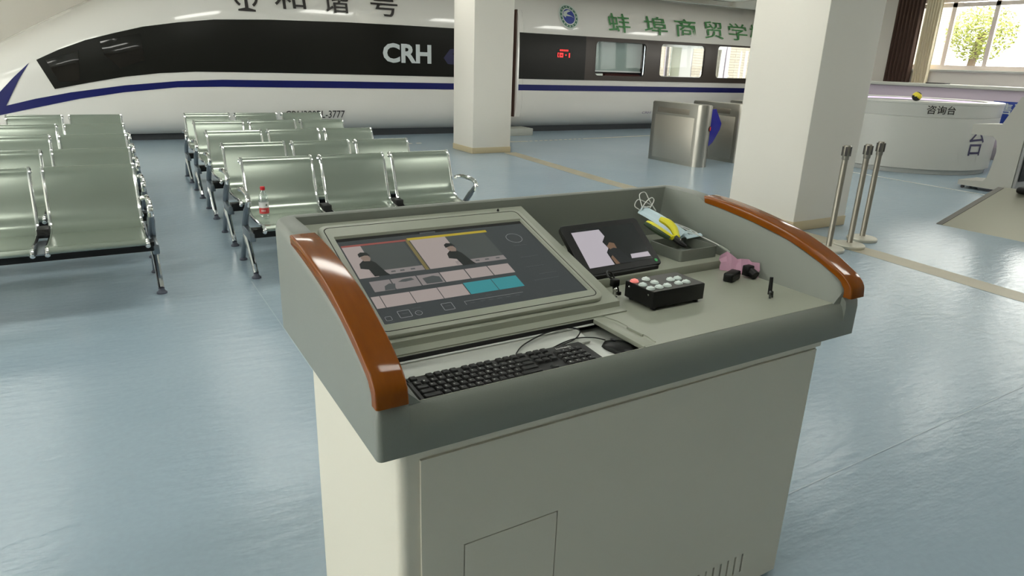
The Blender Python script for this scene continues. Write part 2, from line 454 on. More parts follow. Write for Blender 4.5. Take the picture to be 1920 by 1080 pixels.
# plan loop
def plan():
    out = []   # (corner/side spec): function of insets tl,tr,tf,tb -> (x,y), plus kind
    def corner(sx, sy, r, n):
        a0 = {(-1, -1): 180, (1, -1): 270, (1, 1): 0, (-1, 1): 90}[(sx, sy)]
        for k in range(n + 1): out.append(('c', sx, sy, r, radians(a0 + 90 * k / n)))
    corner(-1, -1, .012, 4)
    out.append(('f', LX0 + .066)); out.append(('f', LX0 + .0665))
    for k in range(1, 8): out.append(('f', LX0 + .07 + (LX1 - LX0 - .14) * k / 8))
    out.append(('f', LX1 - .0665)); out.append(('f', LX1 - .066))
    corner(1, -1, .012, 4)
    ysd = [1.0925, 1.099, 1.107, 1.115, 1.13, 1.15, 1.18, 1.22, 1.26, 1.30, 1.35, 1.40, 1.455, 1.52, 1.595, 1.655, 1.665, 1.70, 1.76, 1.82]
    for y in ysd: out.append(('r', y))
    corner(1, 1, .06, 6)
    for k in range(1, 6): out.append(('b', LX1 - .08 - (LX1 - LX0 - .16) * k / 6))
    corner(-1, 1, .06, 6)
    for y in ysd[::-1]: out.append(('l', y))
    return out
SPEC = plan()
def at(sp, ts, tf, tb):
    k = sp[0]
    if k == 'f': return (sp[1], LY0 + tf)
    if k == 'b': return (sp[1], LY1 - tb)
    if k == 'l': return (LX0 + ts, sp[1])
    if k == 'r': return (LX1 - ts, sp[1])
    _, sx, sy, r, a = sp
    tx = min(ts, .064) if sy < 0 else ts; ty = tf if sy < 0 else tb
    X = LX0 if sx < 0 else LX1; Y = LY0 if sy < 0 else LY1
    return (X - sx * max(r, tx) + cos(a) * max(r - tx, 0), Y - sy * max(r, ty) + sin(a) * max(r - ty, 0))
def hgt(sp):
    if sp[0] == 'f': return .978 if (sp[1] < LX0 + .0662 or sp[1] > LX1 - .0662) else .962
    if sp[0] in 'lr': return PT(sp[1])
    if sp[0] == 'b': return 1.172
    return 1.172 if sp[2] > 0 else .978
DZ = .962   # desk level
bm = NB()
RG = [(0, 0, 0, 'z.86'), (0, 0, 0, 'h-.03'), (.003, .0030, .004, 'h-.012'), (.008, .0115, .010, 'h-.003'), (.014, .0172, .014, 'h'), (.052, .0182, .026, 'h'), (.060, .0186, .032, 'h-.004'), (.075, .019, .036, 'in'), (.098, .0194, .040, 'bot')]
rings = []
FT = [(0, .86), (0, .905), (.002, .920), (.007, .937), (.013, .950), (.020, .958), (.023, .9605), (.0235, .961), (.024, .9608)]
for ri, (ts, tf, tb, zz) in enumerate(RG):
    ring = []
    for sp in SPEC:
        x, y = at(sp, ts, tf, tb); h = hgt(sp)
        if sp[0] == 'f' and h < .97:
            ring.append((sp[1], LY0 + FT[ri][0], FT[ri][1])); continue
        fr = False
        if zz == 'z.86': z = .86
        elif zz == 'h-.03': z = h - (.060 if fr else .03)
        elif zz == 'h-.012': z = h - (.049 if fr else .012)
        elif zz == 'h-.003': z = h - (.024 if fr else .003)
        elif zz == 'h': z = h - (.0085 if fr else 0)
        elif zz == 'h-.004': z = h - (.005 if fr else .004)
        elif zz == 'in': z = DZ + (h - DZ) * .5
        else: z = DZ - .002
        ring.append((x, y, z))
    rings.append(ring)
loft(bm, rings, cap=False)
# underside
inner = []
for sp in SPEC:
    x, y = at(sp, .055, .02, .15); inner.append((x, y, .8605))
R0 = [(p[0], p[1], .86) for p in rings[0]]
loft(bm, [inner, R0], cap=False)
bmesh.ops.recalc_face_normals(bm, faces=bm.faces)
lobj('top_shell', bm, SHELL, angle=40)
# desk surface with the keyboard well cut out
WX0, WX1, WY0, WY1 = .462, 1.050, 1.097, 1.302
bm = NB(); plate(bm, [.42, 1.80], [1.0957, 1.88], [(WX0, WX1, WY0, WY1)], lambda u, v: (u, v, DZ)); solid(bm, (0, 0, -.012)); lobj('desk_surface', bm, SHELL_LIT)
# wooden rails
TOP = [(1.672, 1.172), (1.60, 1.170), (1.47, 1.156), (1.318, 1.128), (1.195, 1.088), (1.125, 1.055), (1.092, 1.036), (1.070, 1.012), (1.064, .978)]
BOT = [(1.664, 1.149), (1.595, 1.144), (1.455, 1.127), (1.30, 1.098), (1.18, 1.057), (1.115, 1.027), (1.098, 1.010), (1.090, .998), (1.089, .978)]
T2 = spline([(0, a, b) for a, b in TOP], 4); B2 = spline([(0, a, b) for a, b in BOT], 4)
def rail(x0, x1):
    bm = NB(); rings = []
    for t, b in zip(T2, B2):
        d = (t - b); h = d.length; d.normalize(); w = x1 - x0; sec = []
        r = .005
        prof = [(0, 0), (0, h - r)] + [(r - r * cos(radians(q)), h - r + r * sin(radians(q))) for q in (30, 60, 90)] + [(w - r + r * cos(radians(q)), h - r + r * sin(radians(q))) for q in (90, 60, 30)] + [(w, h - r), (w, 0)]
        for u, v in prof: sec.append((x0 + u, b.y + d.y * v, b.z + d.z * v))
        rings.append(sec)
    loft(bm, rings); bmesh.ops.recalc_face_normals(bm, faces=bm.faces); return bm
lobj('wooden_rail', rail(.364, .430), WOOD); lobj('wooden_rail', rail(1.801, 1.867), WOOD)
# monitor console (inclined)
TILT = .3; CY0, CZ0 = 1.346, .984
def PL(u, v, h=0): return (u, CY0 + v * cos(TILT) - h * sin(TILT), CZ0 + v * sin(TILT) + h * cos(TILT))
bm = NB()
prism(bm, [(1.3065, DZ - .001), (1.3065, .9655), (1.338, .967), (1.3405, .982), (1.346, .984), (1.866, 1.146), (1.868, 1.10), (1.868, DZ - .001)], 'x', .432, 1.166)
bmesh.ops.bevel(bm, geom=[e for e in bm.edges if abs(e.verts[0].co.x - 1.166) < 1e-4 and abs(e.verts[1].co.x - 1.166) < 1e-4 and min(v.co.z for v in e.verts) > .975 and e.calc_length() > .1], offset=.006, segments=2, affect='EDGES')
lobj('monitor_console', bm, SHELL_LIT)
# bezel
bm = NB()
def lp(x0, x1, v0, v1, r, h): return [PL(a, b, h) for a, b in rrect(x0, x1, v0, v1, r)]
BX = (.470, 1.125, .006, .515)
def inset(d, r, h): return lp(BX[0] + d, BX[1] - d, BX[2] + d, BX[3] - d, r, h)
O1 = [inset(0, .03, .0005), inset(0, .03, .008), inset(.002, .028, .011), inset(.005, .026, .012), inset(.0145, .02, .012)]
fs = loft(bm, O1, cap=False)
fs2 = loft(bm, [inset(.0145, .02, .012), inset(.0147, .02, .009), inset(.017, .018, .009), inset(.0172, .018, .012)], cap=False, mi=1)
SCR = (.506, 1.098, .052, .447)
loft(bm, [inset(.0172, .018, .012), lp(SCR[0] - .004, SCR[1] + .003, SCR[2] - .004, SCR[3] + .004, .004, .012), lp(SCR[0], SCR[1], SCR[2], SCR[3], .0005, .005)], cap=False)
bmesh.ops.recalc_face_normals(bm, faces=bm.faces)
lobj('monitor_bezel', bm, [SHELL_LIT, GROOVE])
# screen with its user interface
SM = [GSCR, UIW, UIP, UID, UIR, UIY, UIT, UIL, UIS, UIG, UIO, BLKM, UIK]
bm = NB()
def q(poly, mi, lay, h0=.0048):
    vs = [bm.verts.new(PL(a, b, h0 + lay * .00018)) for a, b in poly]
    f = bm.faces.new(vs); f.material_index = mi
    f.normal_update()
    if f.normal.z < 0: f.normal_flip()
def rc(x0, x1, v0, v1, mi, lay): q([(x0, v0), (x1, v0), (x1, v1), (x0, v1)], mi, lay)
rc(SCR[0] - .003, SCR[1] + .003, SCR[2] - .003, SCR[3] + .003, 0, 0)
rc(SCR[0], SCR[1], .432, SCR[3], 11, 1)
rc(.510, .697, .402, .411, 4, 1)                     # red title bar
rc(.510, .562, .250, .402, 1, 1); rc(.562, .687, .276, .400, 12, 1); rc(.545, .692, .254, .276, 2, 1)   # preview view
rc(.702, .958, .404, .416, 5, 1); rc(.694, .704, .252, .412, 10, 1)
rc(.707, .817, .253, .404, 1, 1); rc(.817, .945, .275, .404, 12, 1); rc(.790, .945, .253, .275, 2, 1)
def figure(x, v, s, lay=3):
    q([(x - .026 * s, v + .030 * s), (x - .022 * s, v + .052 * s), (x - .008 * s, v + .066 * s), (x + .012 * s, v + .064 * s), (x + .022 * s, v + .05 * s), (x + .034 * s, v + .0 * s), (x + .040 * s, v - .012 * s), (x - .002 * s, v - .012 * s), (x - .006 * s, v + .022 * s)], 3, lay)
    q([(x - .006 * s, v + .062 * s), (x - .010 * s, v + .078 * s), (x - .004 * s, v + .092 * s), (x + .012 * s, v + .090 * s), (x + .016 * s, v + .074 * s), (x + .010 * s, v + .060 * s)], 8, lay + 1)
    q([(x - .013 * s, v + .082 * s), (x - .012 * s, v + .098 * s), (x - .002 * s, v + .106 * s), (x + .014 * s, v + .102 * s), (x + .018 * s, v + .086 * s), (x + .004 * s, v + .089 * s)], 3, lay + 2)
figure(.553, .264, 1.0); figure(.806, .262, 1.0)
for x in (.60, .625, .655, .85, .88, .915): rc(x, x + .012, .262, .267, 9, 4)
cells = [.506, .583, .655, .722, .797, .868, .938]
for i in range(6):
    if i < 5: rc(cells[i + 0] + (.022 if i == 0 else .002), cells[i + 1] - .001, .186, .232, 2 if i < 3 else 1, 1)
rc(.870, .936, .186, .232, 1, 1)
q([(.555, .187), (.560, .205), (.575, .214), (.59, .210), (.583, .187)], 9, 3); q([(.60, .215), (.615, .224), (.64, .226), (.645, .216), (.62, .212)], 9, 3); q([(.67, .190), (.668, .216), (.70, .222), (.716, .214), (.716, .189)], 9, 3)
rc(.510, .532, .119, .168, 1, 1)
for a, b in ((.534, .611), (.613, .687), (.689, .762)): rc(a, b, .119, .168, 1, 1)
rc(.765, .848, .119, .171, 6, 1); rc(.850, .928, .119, .171, 6, 1)
def outline(x0, x1, v0, v1, r, w, mi=7, lay=2):
    A = rrect(x0, x1, v0, v1, r, 4); B = rrect(x0 + w, x1 - w, v0 + w, v1 - w, max(r - w, .0005), 4); n = len(A)
    for i in range(n): q([A[i], A[(i + 1) % n], B[(i + 1) % n], B[i]], mi, lay)
outline(1.000, 1.052, .329, .381, .026, .0016)
outline(.551, .583, .070, .098, .003, .0014); outline(.592, .611, .070, .088, .0095, .0012); outline(.668, .698, .071, .100, .003, .0014)
outline(.515, .531, .068, .084, .003, .001); rc(.732, .908, .0935, .0945, 7, 2); rc(.732, .733, .079, .0945, 7, 2)
for x in (.745, .775, .80, .825, .852, .88): rc(x, x + .013, .083, .0865, 9, 2)
for x0, x1, v in ((.56, .575, .084), (.598, .604, .079), (.676, .691, .086), (.592, .615, .098), (.80, .82, .104), (.52, .532, .060), (.99, 1.02, .073), (1.0, 1.045, .312), (.99, 1.05, .25), (.98, 1.04, .2), (1.0, 1.06, .16), (.97, 1.05, .135)): rc(x0, x1, v, v + .003, 9, 2)
rc(.75, .80, .432, .438, 9, 2)
lobj('touch_screen', bm, SM)
bm = NB(); lathe(bm, [(.003, 0), (.0045, .002), (.003, .006), (.001, .009)], PL(1.05, .508, .011), 8); lobj('camera_bead', bm, BLK)
# keyboard well
bm = NB()
box(bm, WX0 - .01, WX1 + .06, WY0 - .01, WY1 + .012, .926, .930)
box(bm, WX0 - .01, WX0 - .001, WY0 - .01, WY1 + .012, .930, .951); box(bm, WX1 + .055, WX1 + .06, WY0 - .01, WY1 + .012, .930, .950)
box(bm, WX0 - .001, WX1 + .055, WY0 - .01, WY0 - .002, .930, .950)
prism(bm, [(1.236, .9302), (1.236, .9352), (WY1 + .004, .948), (WY1 + .010, .948), (WY1 + .010, .9302)], 'x', WX0 - .0008, WX1 - .06)
tube(bm, [(WX0 + .001, 1.2345, .9358), (WX1 - .061, 1.2345, .9358)], .0018, 6)
lobj('keyboard_well', bm, SILV)
bm = NB(); box(bm, WX0 - .001, WX1 - .001, WY1 - .003, WY1 + .004, .9515, .9618); plabel(lobj('cover_slot', bm, BLKM), 'dark slot along the back of the keyboard well')
bm = NB(); tube(bm, [(WX0, WY1 - .005, .949), (WX1 - .003, WY1 - .005, .949)], .0026, 8); lobj('slot_trim', bm, WHT)
bm = NB(); box(bm, 1.046, 1.084, 1.100, 1.3, .951, .9628, .0015); box(bm, 1.084, 1.089, 1.15, 1.21, .955, .968, .001)
tube(bm, [(1.090, 1.108, .9625), (1.096, 1.14, .9625), (1.096, 1.26, .9625), (1.085, 1.30, .9625), (1.06, 1.31, .9625)], .0018, 6)
lobj('sliding_cover', bm, [SHELL_LIT, GROOVE])
# ledge at the back right
bm = NB(); box(bm, 1.168, 1.785, 1.495, 1.868, DZ - .001, .990, .003); lobj('rear_ledge', bm, SHELL_LIT)
# cabinet under the top
bm = NB(); prism(bm, rrect(.416, 1.742, 1.096, 1.76, .022, 6), 'z', .02, .855); prism(bm, rrect(.44, 1.72, 1.12, 1.74, .02, 4), 'z', 0, .02); lobj('cabinet', bm, CABW)
bm = NB(); prism(bm, rrect(.412, 1.746, 1.085, 1.765, .02, 5), 'z', .838, .8602); lobj('top_flange', bm, CABW)
slots = [(1.286 + k * .032, 1.2935 + k * .032, .092, .162) for k in range(9)]
def G(x0, x1, z0, z1): return (x0, x1, z0, z1)
gp = .003
acc = (.566, .812, .10, .581)
gaps = [G(acc[0] - gp, acc[1] + gp, acc[3], acc[3] + gp), G(acc[0] - gp, acc[1] + gp, acc[2] - gp, acc[2]), G(acc[0] - gp, acc[0], acc[2], acc[3]), G(acc[1], acc[1] + gp, acc[2], acc[3])]
bm = NB(); plate(bm, [.462, 1.722], [.03, .828], gaps + slots + [acc], lambda u, v: (u, 1.0892, v)); solid(bm, (0, .0065, 0)); fp = lobj('front_panel', bm, CABW)
bm = NB(); plate(bm, [acc[0], acc[1]], [acc[2], acc[3]], [], lambda u, v: (u, 1.0892, v)); solid(bm, (0, .006, 0)); lobj('access_door', bm, CABW)
bm = NB(); box(bm, 1.27, 1.56, 1.0945, 1.0962, .08, .175); lobj('vent_backing', bm, BLKM)

# ------------------------------------------------------------------ keyboard
KB = thing('keyboard', 'black full-size keyboard lying in the lectern well', 'keyboard', (.713, 1.160, .9302))
bm = NB(); KW, KD = .463, .126
prism(bm, [(-KD / 2, 0), (-KD / 2, .012), (KD / 2 - .012, .019), (KD / 2, .017), (KD / 2, 0)], 'x', -KW / 2, KW / 2)
bmesh.ops.bevel(bm, geom=[e for e in bm.edges if e.calc_length() < .02], offset=.003, segments=2, affect='EDGES')
obj('keyboard_body', bm, BLK, KB)
rows = [[('', 1)] + [None] + [('', 1)] * 4 + [0.5] + [('', 1)] * 4 + [.5] + [('', 1)] * 4,
        [(c, 1) for c in '`1234567890-='] + [('', 2)],
        [('', 1.5)] + [(c, 1) for c in 'QWERTYUIOP[]'] + [('', 1.5)],
        [('', 1.75)] + [(c, 1) for c in 'ASDFGHJKL;:'] + [('', 2.25)],
        [('', 2.25)] + [(c, 1) for c in 'ZXCVBNM,./'] + [('', 2.75)],
        [('', 1.25)] * 3 + [('', 6.25)] + [('', 1.25)] * 4]
U = .0193; PV = .0188
kmesh = {}
def keymesh(w, c):
    if (w, c) in kmesh: return kmesh[(w, c)]
    bm = NB(); W2 = w * U / 2 - .0008; D2 = PV / 2 - .0007
    loft(bm, [[(a, b, 0) for a, b in rrect(-W2, W2, -D2, D2, .001, 2)], [(a, b, .0048) for a, b in rrect(-W2 + .002, W2 - .002, -D2 + .0012, D2 - .0018, .0015, 2)], [(a, b, .0055) for a, b in rrect(-W2 + .003, W2 - .003, -D2 + .002, D2 - .0026, .0015, 2)]])
    bmesh.ops.recalc_face_normals(bm, faces=bm.faces)
    if c:
        tb = text_bm(c, .0035 if c not in ',.-' else .0015, .0042 if c not in ',.-' else .0015, .02)
        for v in tb.verts: v.co += Vector((-W2 + .0062, .0004, .0057))
        for f in tb.faces: f.material_index = 1
        m = bpy.data.meshes.new('t'); tb.to_mesh(m); tb.free(); bm.from_mesh(m); bpy.data.meshes.remove(m)
    finish(bm)
    me = bpy.data.meshes.new('key'); bm.to_mesh(me); bm.free(); me.materials.append(KEYM); me.materials.append(PRINT)
    kmesh[(w, c)] = me; return me
nk = 0
def key(x, row, w, c):
    global nk
    o = bpy.data.objects.new('key', keymesh(w, c)); COL.objects.link(o); o.parent = KB; nk += 1
    y = KD / 2 - .0135 - row * PV - (.003 if row else 0) + .001
    o.location = (x, y, .0118 + (y + KD / 2) / KD * .0066)
for r, row in enumerate(rows):
    x = -KW / 2 + .006
    for it in row:
        if it is None: x += U; continue
        if isinstance(it, float): x += U * it; continue
        key(x + it[1] * U / 2, r, it[1], it[0]); x += it[1] * U
xn = -KW / 2 + .006 + 15.3 * U
for r in range(3):
    for k in range(3): key(xn + (k + .5) * U, r, 1, '')
key(xn + 1.5 * U, 4, 1, '')
xp = xn + 3.35 * U
for r in range(1, 5):
    for k in range(4):
        if xp + (k + 1) * U < KW / 2 and nk < 100: key(xp + (k + .5) * U, r, 1, {1: ['', '/', '*', '-'], 2: '789+', 3: '456+', 4: '123+'}[r][k])
tb = text_bm('logitech', .042, .010, .02)
mapv(tb, lambda c: (c.x + .172, c.y + KD / 2 - .018, .0193)); obj('brand_lettering', tb, PRINT, KB)
bm = NB(); mo_ = (.713, 1.160, .9302)
tube(bm, spline([Vector(p) - Vector(mo_) for p in [(.765, 1.219, .945), (.774, 1.240, .943), (.815, 1.270, .947), (.890, 1.290, .955), (.960, 1.294, .955), (.985, 1.275, .95), (.955, 1.250, .944), (.915, 1.240, .940), (.861, 1.232, .938)]], 6), .0017, 6); obj('cable', bm, BLK, KB)
# mouse
MS = thing('computer_mouse', 'black mouse half under the sliding cover beside the keyboard', 'mouse', (1.036, 1.168, .9302), radians(100))
bm = NB(); rings = []
for k in range(9):
    t = k / 8; x = -.055 + .11 * t; w = .033 * sqrt(max(0, 1 - (abs(2 * t - 1)) ** 3.2)) + .002; h = .017 * sin(pi * min(1, .15 + t * .8)) + .0015
    rings.append([(x, w * cos(a), max(0, h * sin(a))) for a in [pi * j / 10 for j in range(11)]])
loft(bm, rings); bmesh.ops.recalc_face_normals(bm, faces=bm.faces); obj('mouse_body', bm, BLK, MS)
bm = NB(); box(bm, .020, .036, -.003, .003, .0145, .0185, .0015); obj('scroll_wheel', bm, RUB, MS)
bm = NB(); Mi = Matrix.Rotation(-radians(100), 3, 'Z')
tube(bm, spline([Mi @ (Vector(p) - Vector((1.036, 1.168, .9302))) for p in [(1.028, 1.222, .936), (1.005, 1.240, .940), (.965, 1.252, .942), (.92, 1.250, .940), (.875, 1.238, .937)]], 6), .0015, 6); obj('cable', bm, BLK, MS)

# ------------------------------------------------------------------ control box
CB = thing('control_box', 'black button box with one pink and ten white buttons on the lectern top', 'control box', (1.327, 1.336, DZ))
bm = NB(); bx0, bx1, by0, by1 = -.098, .098, -.060, .060
prism(bm, rrect(bx0, bx1, by0, by1, .004, 2), 'z', .009, .054); obj('case', bm, BLK, CB)
bm = NB(); prism(bm, rrect(bx0 + .002, bx1 - .002, by0 + .002, by1 - .002, .004, 2), 'z', .0541, .0555); obj('top_plate', bm, mat('charcoal_plate', (.045, .042, .038), .5), CB)
BT = [(1.243, 1.371), (1.286, 1.371), (1.243, 1.335), (1.288, 1.337), (1.241, 1.3), (1.272, 1.3), (1.303, 1.301), (1.35, 1.338), (1.378, 1.338), (1.348, 1.303), (1.377, 1.302), (1.350, 1.372), (1.378, 1.372)][:11]
for i, (x, y) in enumerate(BT):
    bm = NB(); lathe(bm, [(.0125, 0), (.0125, .0028), (.0108, .0036), (.0104, .0058), (.006, .0068), (.003, .0092), (.001, .0096)], (0, 0, 0), 14)
    o = obj('button', bm, BTNR if i == 0 else BTNW, CB, loc=(x - 1.327, y - 1.336 + .002, .0555))
    if i == 0: o['label'] = 'lit pink button'
for sx in (-1, 1):
    for sy in (-1, 1):
        bm = NB(); lathe(bm, [(.008, 0), (.009, .009)], (sx * .08, sy * .045, 0), 10); obj('foot', bm, RUB, CB)
for sx in (-1, 1):
    bm = NB(); lathe(bm, [(.003, 0), (.003, .002)], (0, 0, 0), 8); o = obj('screw', bm, CHROME, CB, loc=(-.0985, sx * .04, .042)); o.rotation_euler = (0, pi / 2, 0)

# ------------------------------------------------------------------ tablet monitor on its stand
TB = thing('tablet', 'black tablet showing a person by a dark wall, propped on the lectern ledge', 'tablet', (1.331, 1.515, .990), radians(2))
tt = .70
def TP(u, v, h): return (u, v * cos(tt) - h * sin(tt), .012 + v * sin(tt) + h * cos(tt))
bm = NB(); TW, TH = .158, .188
loft(bm, [[TP(a, b, h) for a, b in rrect(-TW + e, TW - e, e, TH - e, .012, 4)] for e, h in ((.002, -.018), (0, -.012), (0, -.002), (.002, 0))]); bmesh.ops.recalc_face_normals(bm, faces=bm.faces); obj('case', bm, BLK, TB)
bm = NB()
def tq(poly, mi, lay):
    f = bm.faces.new([bm.verts.new(TP(a, b, .0006 + lay * .0002)) for a, b in poly]); f.material_index = mi; f.normal_update()
    if f.normal.z < 0: f.normal_flip()
sx0, sx1, sv0, sv1 = -.128, .130, .024, .166
tq([(sx0, sv0), (sx1, sv0), (sx1, sv1), (sx0, sv1)], 0, 0)
tq([(sx0, sv0), (-.03, sv0), (-.035, .07), (-.02, .085), (-.03, .11), (-.01, .13), (-.018, sv1 - .008), (sx0, sv1 - .008)], 1, 1)
tq([(.048, sv0 + .012), (.128, sv0 + .010), (.126, .052), (.052, .052)], 1, 1)
tq([(-.015, .075), (-.022, .092), (-.005, .106), (.012, .10), (.012, .08)], 3, 2)
tq([(-.020, sv0), (-.032, .060), (-.024, .078), (.0, .084), (.018, .078), (.03, .055), (.048, sv0)], 2, 3)
tq([(-.024, sv0), (-.030, .05), (-.02, .058), (-.008, sv0)], 3, 4)
obj('tablet_screen', bm, [UID, UIV, UIB, UIO2], TB)
bm = NB(); lathe(bm, [(.006, 0), (.006, .0012)], (0, 0, 0), 10); o = obj('status_light', bm, GRN, TB, loc=TP(.139, .016, .0002)); o.rotation_euler = (tt, 0, 0)
bm = NB()
prism(bm, [(.03, 0), (.045, .012), (.115, .075), (.135, .075), (.16, 0)], 'x', -.12, .11); box(bm, -.13, .13, -.012, .006, 0, .012, .002); obj('stand', bm, BLKM, TB)
# plug and cord below the tablet
CL = thing('cable_clamp', 'small black and chrome clamp with looped cord between screen and button box', 'clamp', (1.206, 1.412, DZ))
bm = NB(); lathe(bm, [(.010, 0), (.010, .004), (.006, .006), (.006, .022), (.0075, .024), (.0075, .03), (.003, .034)], (0, 0, 0), 14); obj('chrome_post', bm, CHROME, CL)
bm = NB(); box(bm, -.011, .013, -.006, .012, .034, .056, .003); box(bm, .012, .024, -.004, .006, .005, .016, .002); obj('clamp_body', bm, BLK, CL)
bm = NB(); tube(bm, spline([(0, .006, .052), (-.012, .02, .062), (.0, .04, .068), (.02, .045, .060), (.022, .03, .045), (.018, .01, .03), (.016, 0, .014)], 5), .0028, 7); obj('cord', bm, BLK, CL)

# ------------------------------------------------------------------ tray, mask, pliers and small things
TR = thing('parts_tray', 'small open grey tray holding pliers on the lectern ledge', 'tray', (1.665, 1.612, .9902))
bm = NB()
o_ = rrect(-.085, .085, -.078, .078, .01, 3); i_ = rrect(-.081, .081, -.074, .074, .008, 3)
loft(bm, [[(a, b, 0) for a, b in o_], [(a, b, .038) for a, b in o_], [(a, b, .038) for a, b in i_], [(a, b, .003) for a, b in i_]]); bmesh.ops.recalc_face_normals(bm, faces=bm.faces); obj('tray_body', bm, SHELL, TR)
def sheet(bm, P, nu, nv, th=.0012):
    V = [[bm.verts.new(P(i / nu, j / nv)) for j in range(nv + 1)] for i in range(nu + 1)]
    for i in range(nu):
        for j in range(nv): bm.faces.new((V[i][j], V[i + 1][j], V[i + 1][j + 1], V[i][j + 1]))
    bm.normal_update()
    bmesh.ops.solidify(bm, geom=bm.faces[:], thickness=th)
MK = thing('face_mask', 'pale blue folded face mask with white ear loops behind the pliers', 'mask', (1.63, 1.72, 1.03))
bm = NB()
A, B_, C_, D_ = Vector((1.618, 1.805, 1.098)), Vector((1.672, 1.822, 1.110)), Vector((1.742, 1.655, 1.040)), Vector((1.655, 1.635, 1.035))
def mp(u, v):
    p = (A * (1 - u) + D_ * u) * (1 - v) + (B_ * (1 - u) + C_ * u) * v
    p = p + Vector((0, 0, .012 * sin(pi * v) + .006 * sin(pi * u) + .0025 * sin(v * 18)))
    return p - Vector((1.63, 1.72, 1.03))
sheet(bm, mp, 10, 14); obj('mask_fabric', bm, MASKB, MK)
bm = NB()
def rel(pts, o): return [Vector(p) - Vector(o) for p in pts]
mo = (1.63, 1.72, 1.03)
tube(bm, spline(rel([(1.625, 1.80, 1.108), (1.61, 1.815, 1.122), (1.635, 1.83, 1.140), (1.665, 1.83, 1.132), (1.69, 1.815, 1.118), (1.66, 1.805, 1.116), (1.635, 1.80, 1.118)], mo), 6), .0019, 6)
tube(bm, spline(rel([(1.64, 1.81, 1.118), (1.65, 1.84, 1.155), (1.685, 1.85, 1.160), (1.69, 1.83, 1.135), (1.70, 1.80, 1.10)], mo), 6), .0019, 6)
tube(bm, spline(rel([(1.632, 1.80, 1.11), (1.655, 1.812, 1.13), (1.69, 1.82, 1.145), (1.70, 1.815, 1.135), (1.67, 1.80, 1.112)], mo), 6), .0019, 6)
obj('ear_loop', bm, CORDW, MK)
MK2 = thing('face_mask', 'second folded blue mask poking out to the right of the yellow pliers', 'mask', (1.745, 1.67, 1.03))
bm = NB()
sheet(bm, lambda u, v: Vector((-.04 + .075 * u, -.035 + .07 * v, .004 + .006 * sin(v * 9) + .004 * u)), 6, 10, .003); obj('mask_fabric', bm, MASKB, MK2)
bm = NB(); mo = (1.745, 1.67, 1.03)
tube(bm, spline(rel([(1.70, 1.72, 1.060), (1.735, 1.735, 1.064), (1.765, 1.70, 1.052), (1.775, 1.665, 1.042), (1.755, 1.655, 1.040), (1.72, 1.69, 1.052)], mo), 6), .0018, 6)
tube(bm, spline(rel([(1.69, 1.70, 1.06), (1.74, 1.70, 1.06), (1.775, 1.67, 1.045), (1.768, 1.645, 1.040)], mo), 6), .0018, 6)
obj('ear_loop', bm, CORDW, MK2)
WC = thing('white_cable', 'thin white cable with plug running along the lectern right wall', 'cable', (1.70, 1.60, 1.03))
bm = NB(); mo = (1.70, 1.60, 1.03)
tube(bm, spline(rel([(1.69, 1.74, 1.082), (1.72, 1.70, 1.065), (1.745, 1.62, 1.045), (1.76, 1.565, 1.032), (1.768, 1.54, 1.024)], mo), 6), .002, 6); obj('cord', bm, CORDW, WC)
bm = NB(); tube(bm, rel([(1.767, 1.542, 1.024), (1.772, 1.515, 1.016), (1.774, 1.500, 1.010)], mo), [.0045, .005, .003], 8); obj('plug', bm, mat('grey_plug', (.35, .38, .33), .5), WC)
tie = NB(); tube(tie, [(1.640, 1.585, .997), (1.628, 1.56, 1.005), (1.618, 1.545, 1.016)], .0016, 5)
tag(obj('cable_tie', tie, CORDW), 'thin white tie inside the small grey tray', 'cable tie')
PLr = thing('pliers', 'yellow and dark green handled pliers lying across the small grey tray', 'pliers', (1.60, 1.60, 1.05))
mo = (1.60, 1.60, 1.05)
def handle(pts, rr):
    bm = NB(); P = spline(rel(pts, mo), 5); n = len(P); rr *= 1.35
    tube(bm, P, [rr * (.75 + .35 * sin(pi * i / (n - 1))) for i in range(n)], 10); return bm
h1 = obj('handle', handle([(1.548, 1.676, 1.096), (1.552, 1.652, 1.090), (1.566, 1.622, 1.076), (1.588, 1.594, 1.060)], .0085), PLY, PLr)
bm = handle([(1.5425, 1.678, 1.094), (1.546, 1.652, 1.0875), (1.560, 1.620, 1.073), (1.580, 1.594, 1.058)], .0075); o = obj('grip_edge', bm, PLG, PLr); o['label'] = 'dark green ribbed outer grip'
bm = NB()
for f_ in (.2, .4, .6, .8):
    a_ = Vector((1.5425, 1.678, 1.094)).lerp(Vector((1.580, 1.594, 1.058)), f_) - Vector(mo); tube(bm, [a_ + Vector((-.0105, -.004, .001)), a_ + Vector((-.004, -.002, .0085))], .0032, 6)
obj('grip_rib', bm, PLY, PLr)
obj('handle', handle([(1.617, 1.684, 1.100), (1.622, 1.652, 1.094), (1.622, 1.622, 1.080), (1.612, 1.594, 1.061)], .0095), PLY, PLr)
bm = handle([(1.624, 1.690, 1.100), (1.630, 1.652, 1.094), (1.629, 1.622, 1.080), (1.618, 1.596, 1.060)], .0055); obj('grip_edge', bm, PLG, PLr)
bm = NB(); tube(bm, rel([(1.586, 1.592, 1.060), (1.617, 1.591, 1.061)], mo), .0085, 8); obj('collar', bm, PLY, PLr)
bm = NB(); tube(bm, rel([(1.600, 1.590, 1.058), (1.603, 1.575, 1.050), (1.608, 1.560, 1.042), (1.613, 1.546, 1.038)], mo), [.012, .011, .0085, .004], 8); obj('jaw', bm, BLK, PLr)
bm = NB(); lathe(bm, [(.004, 0), (.004, .004)], Vector((1.603, 1.568, 1.056)) - Vector(mo), 10); obj('pivot', bm, CHROME, PLr)
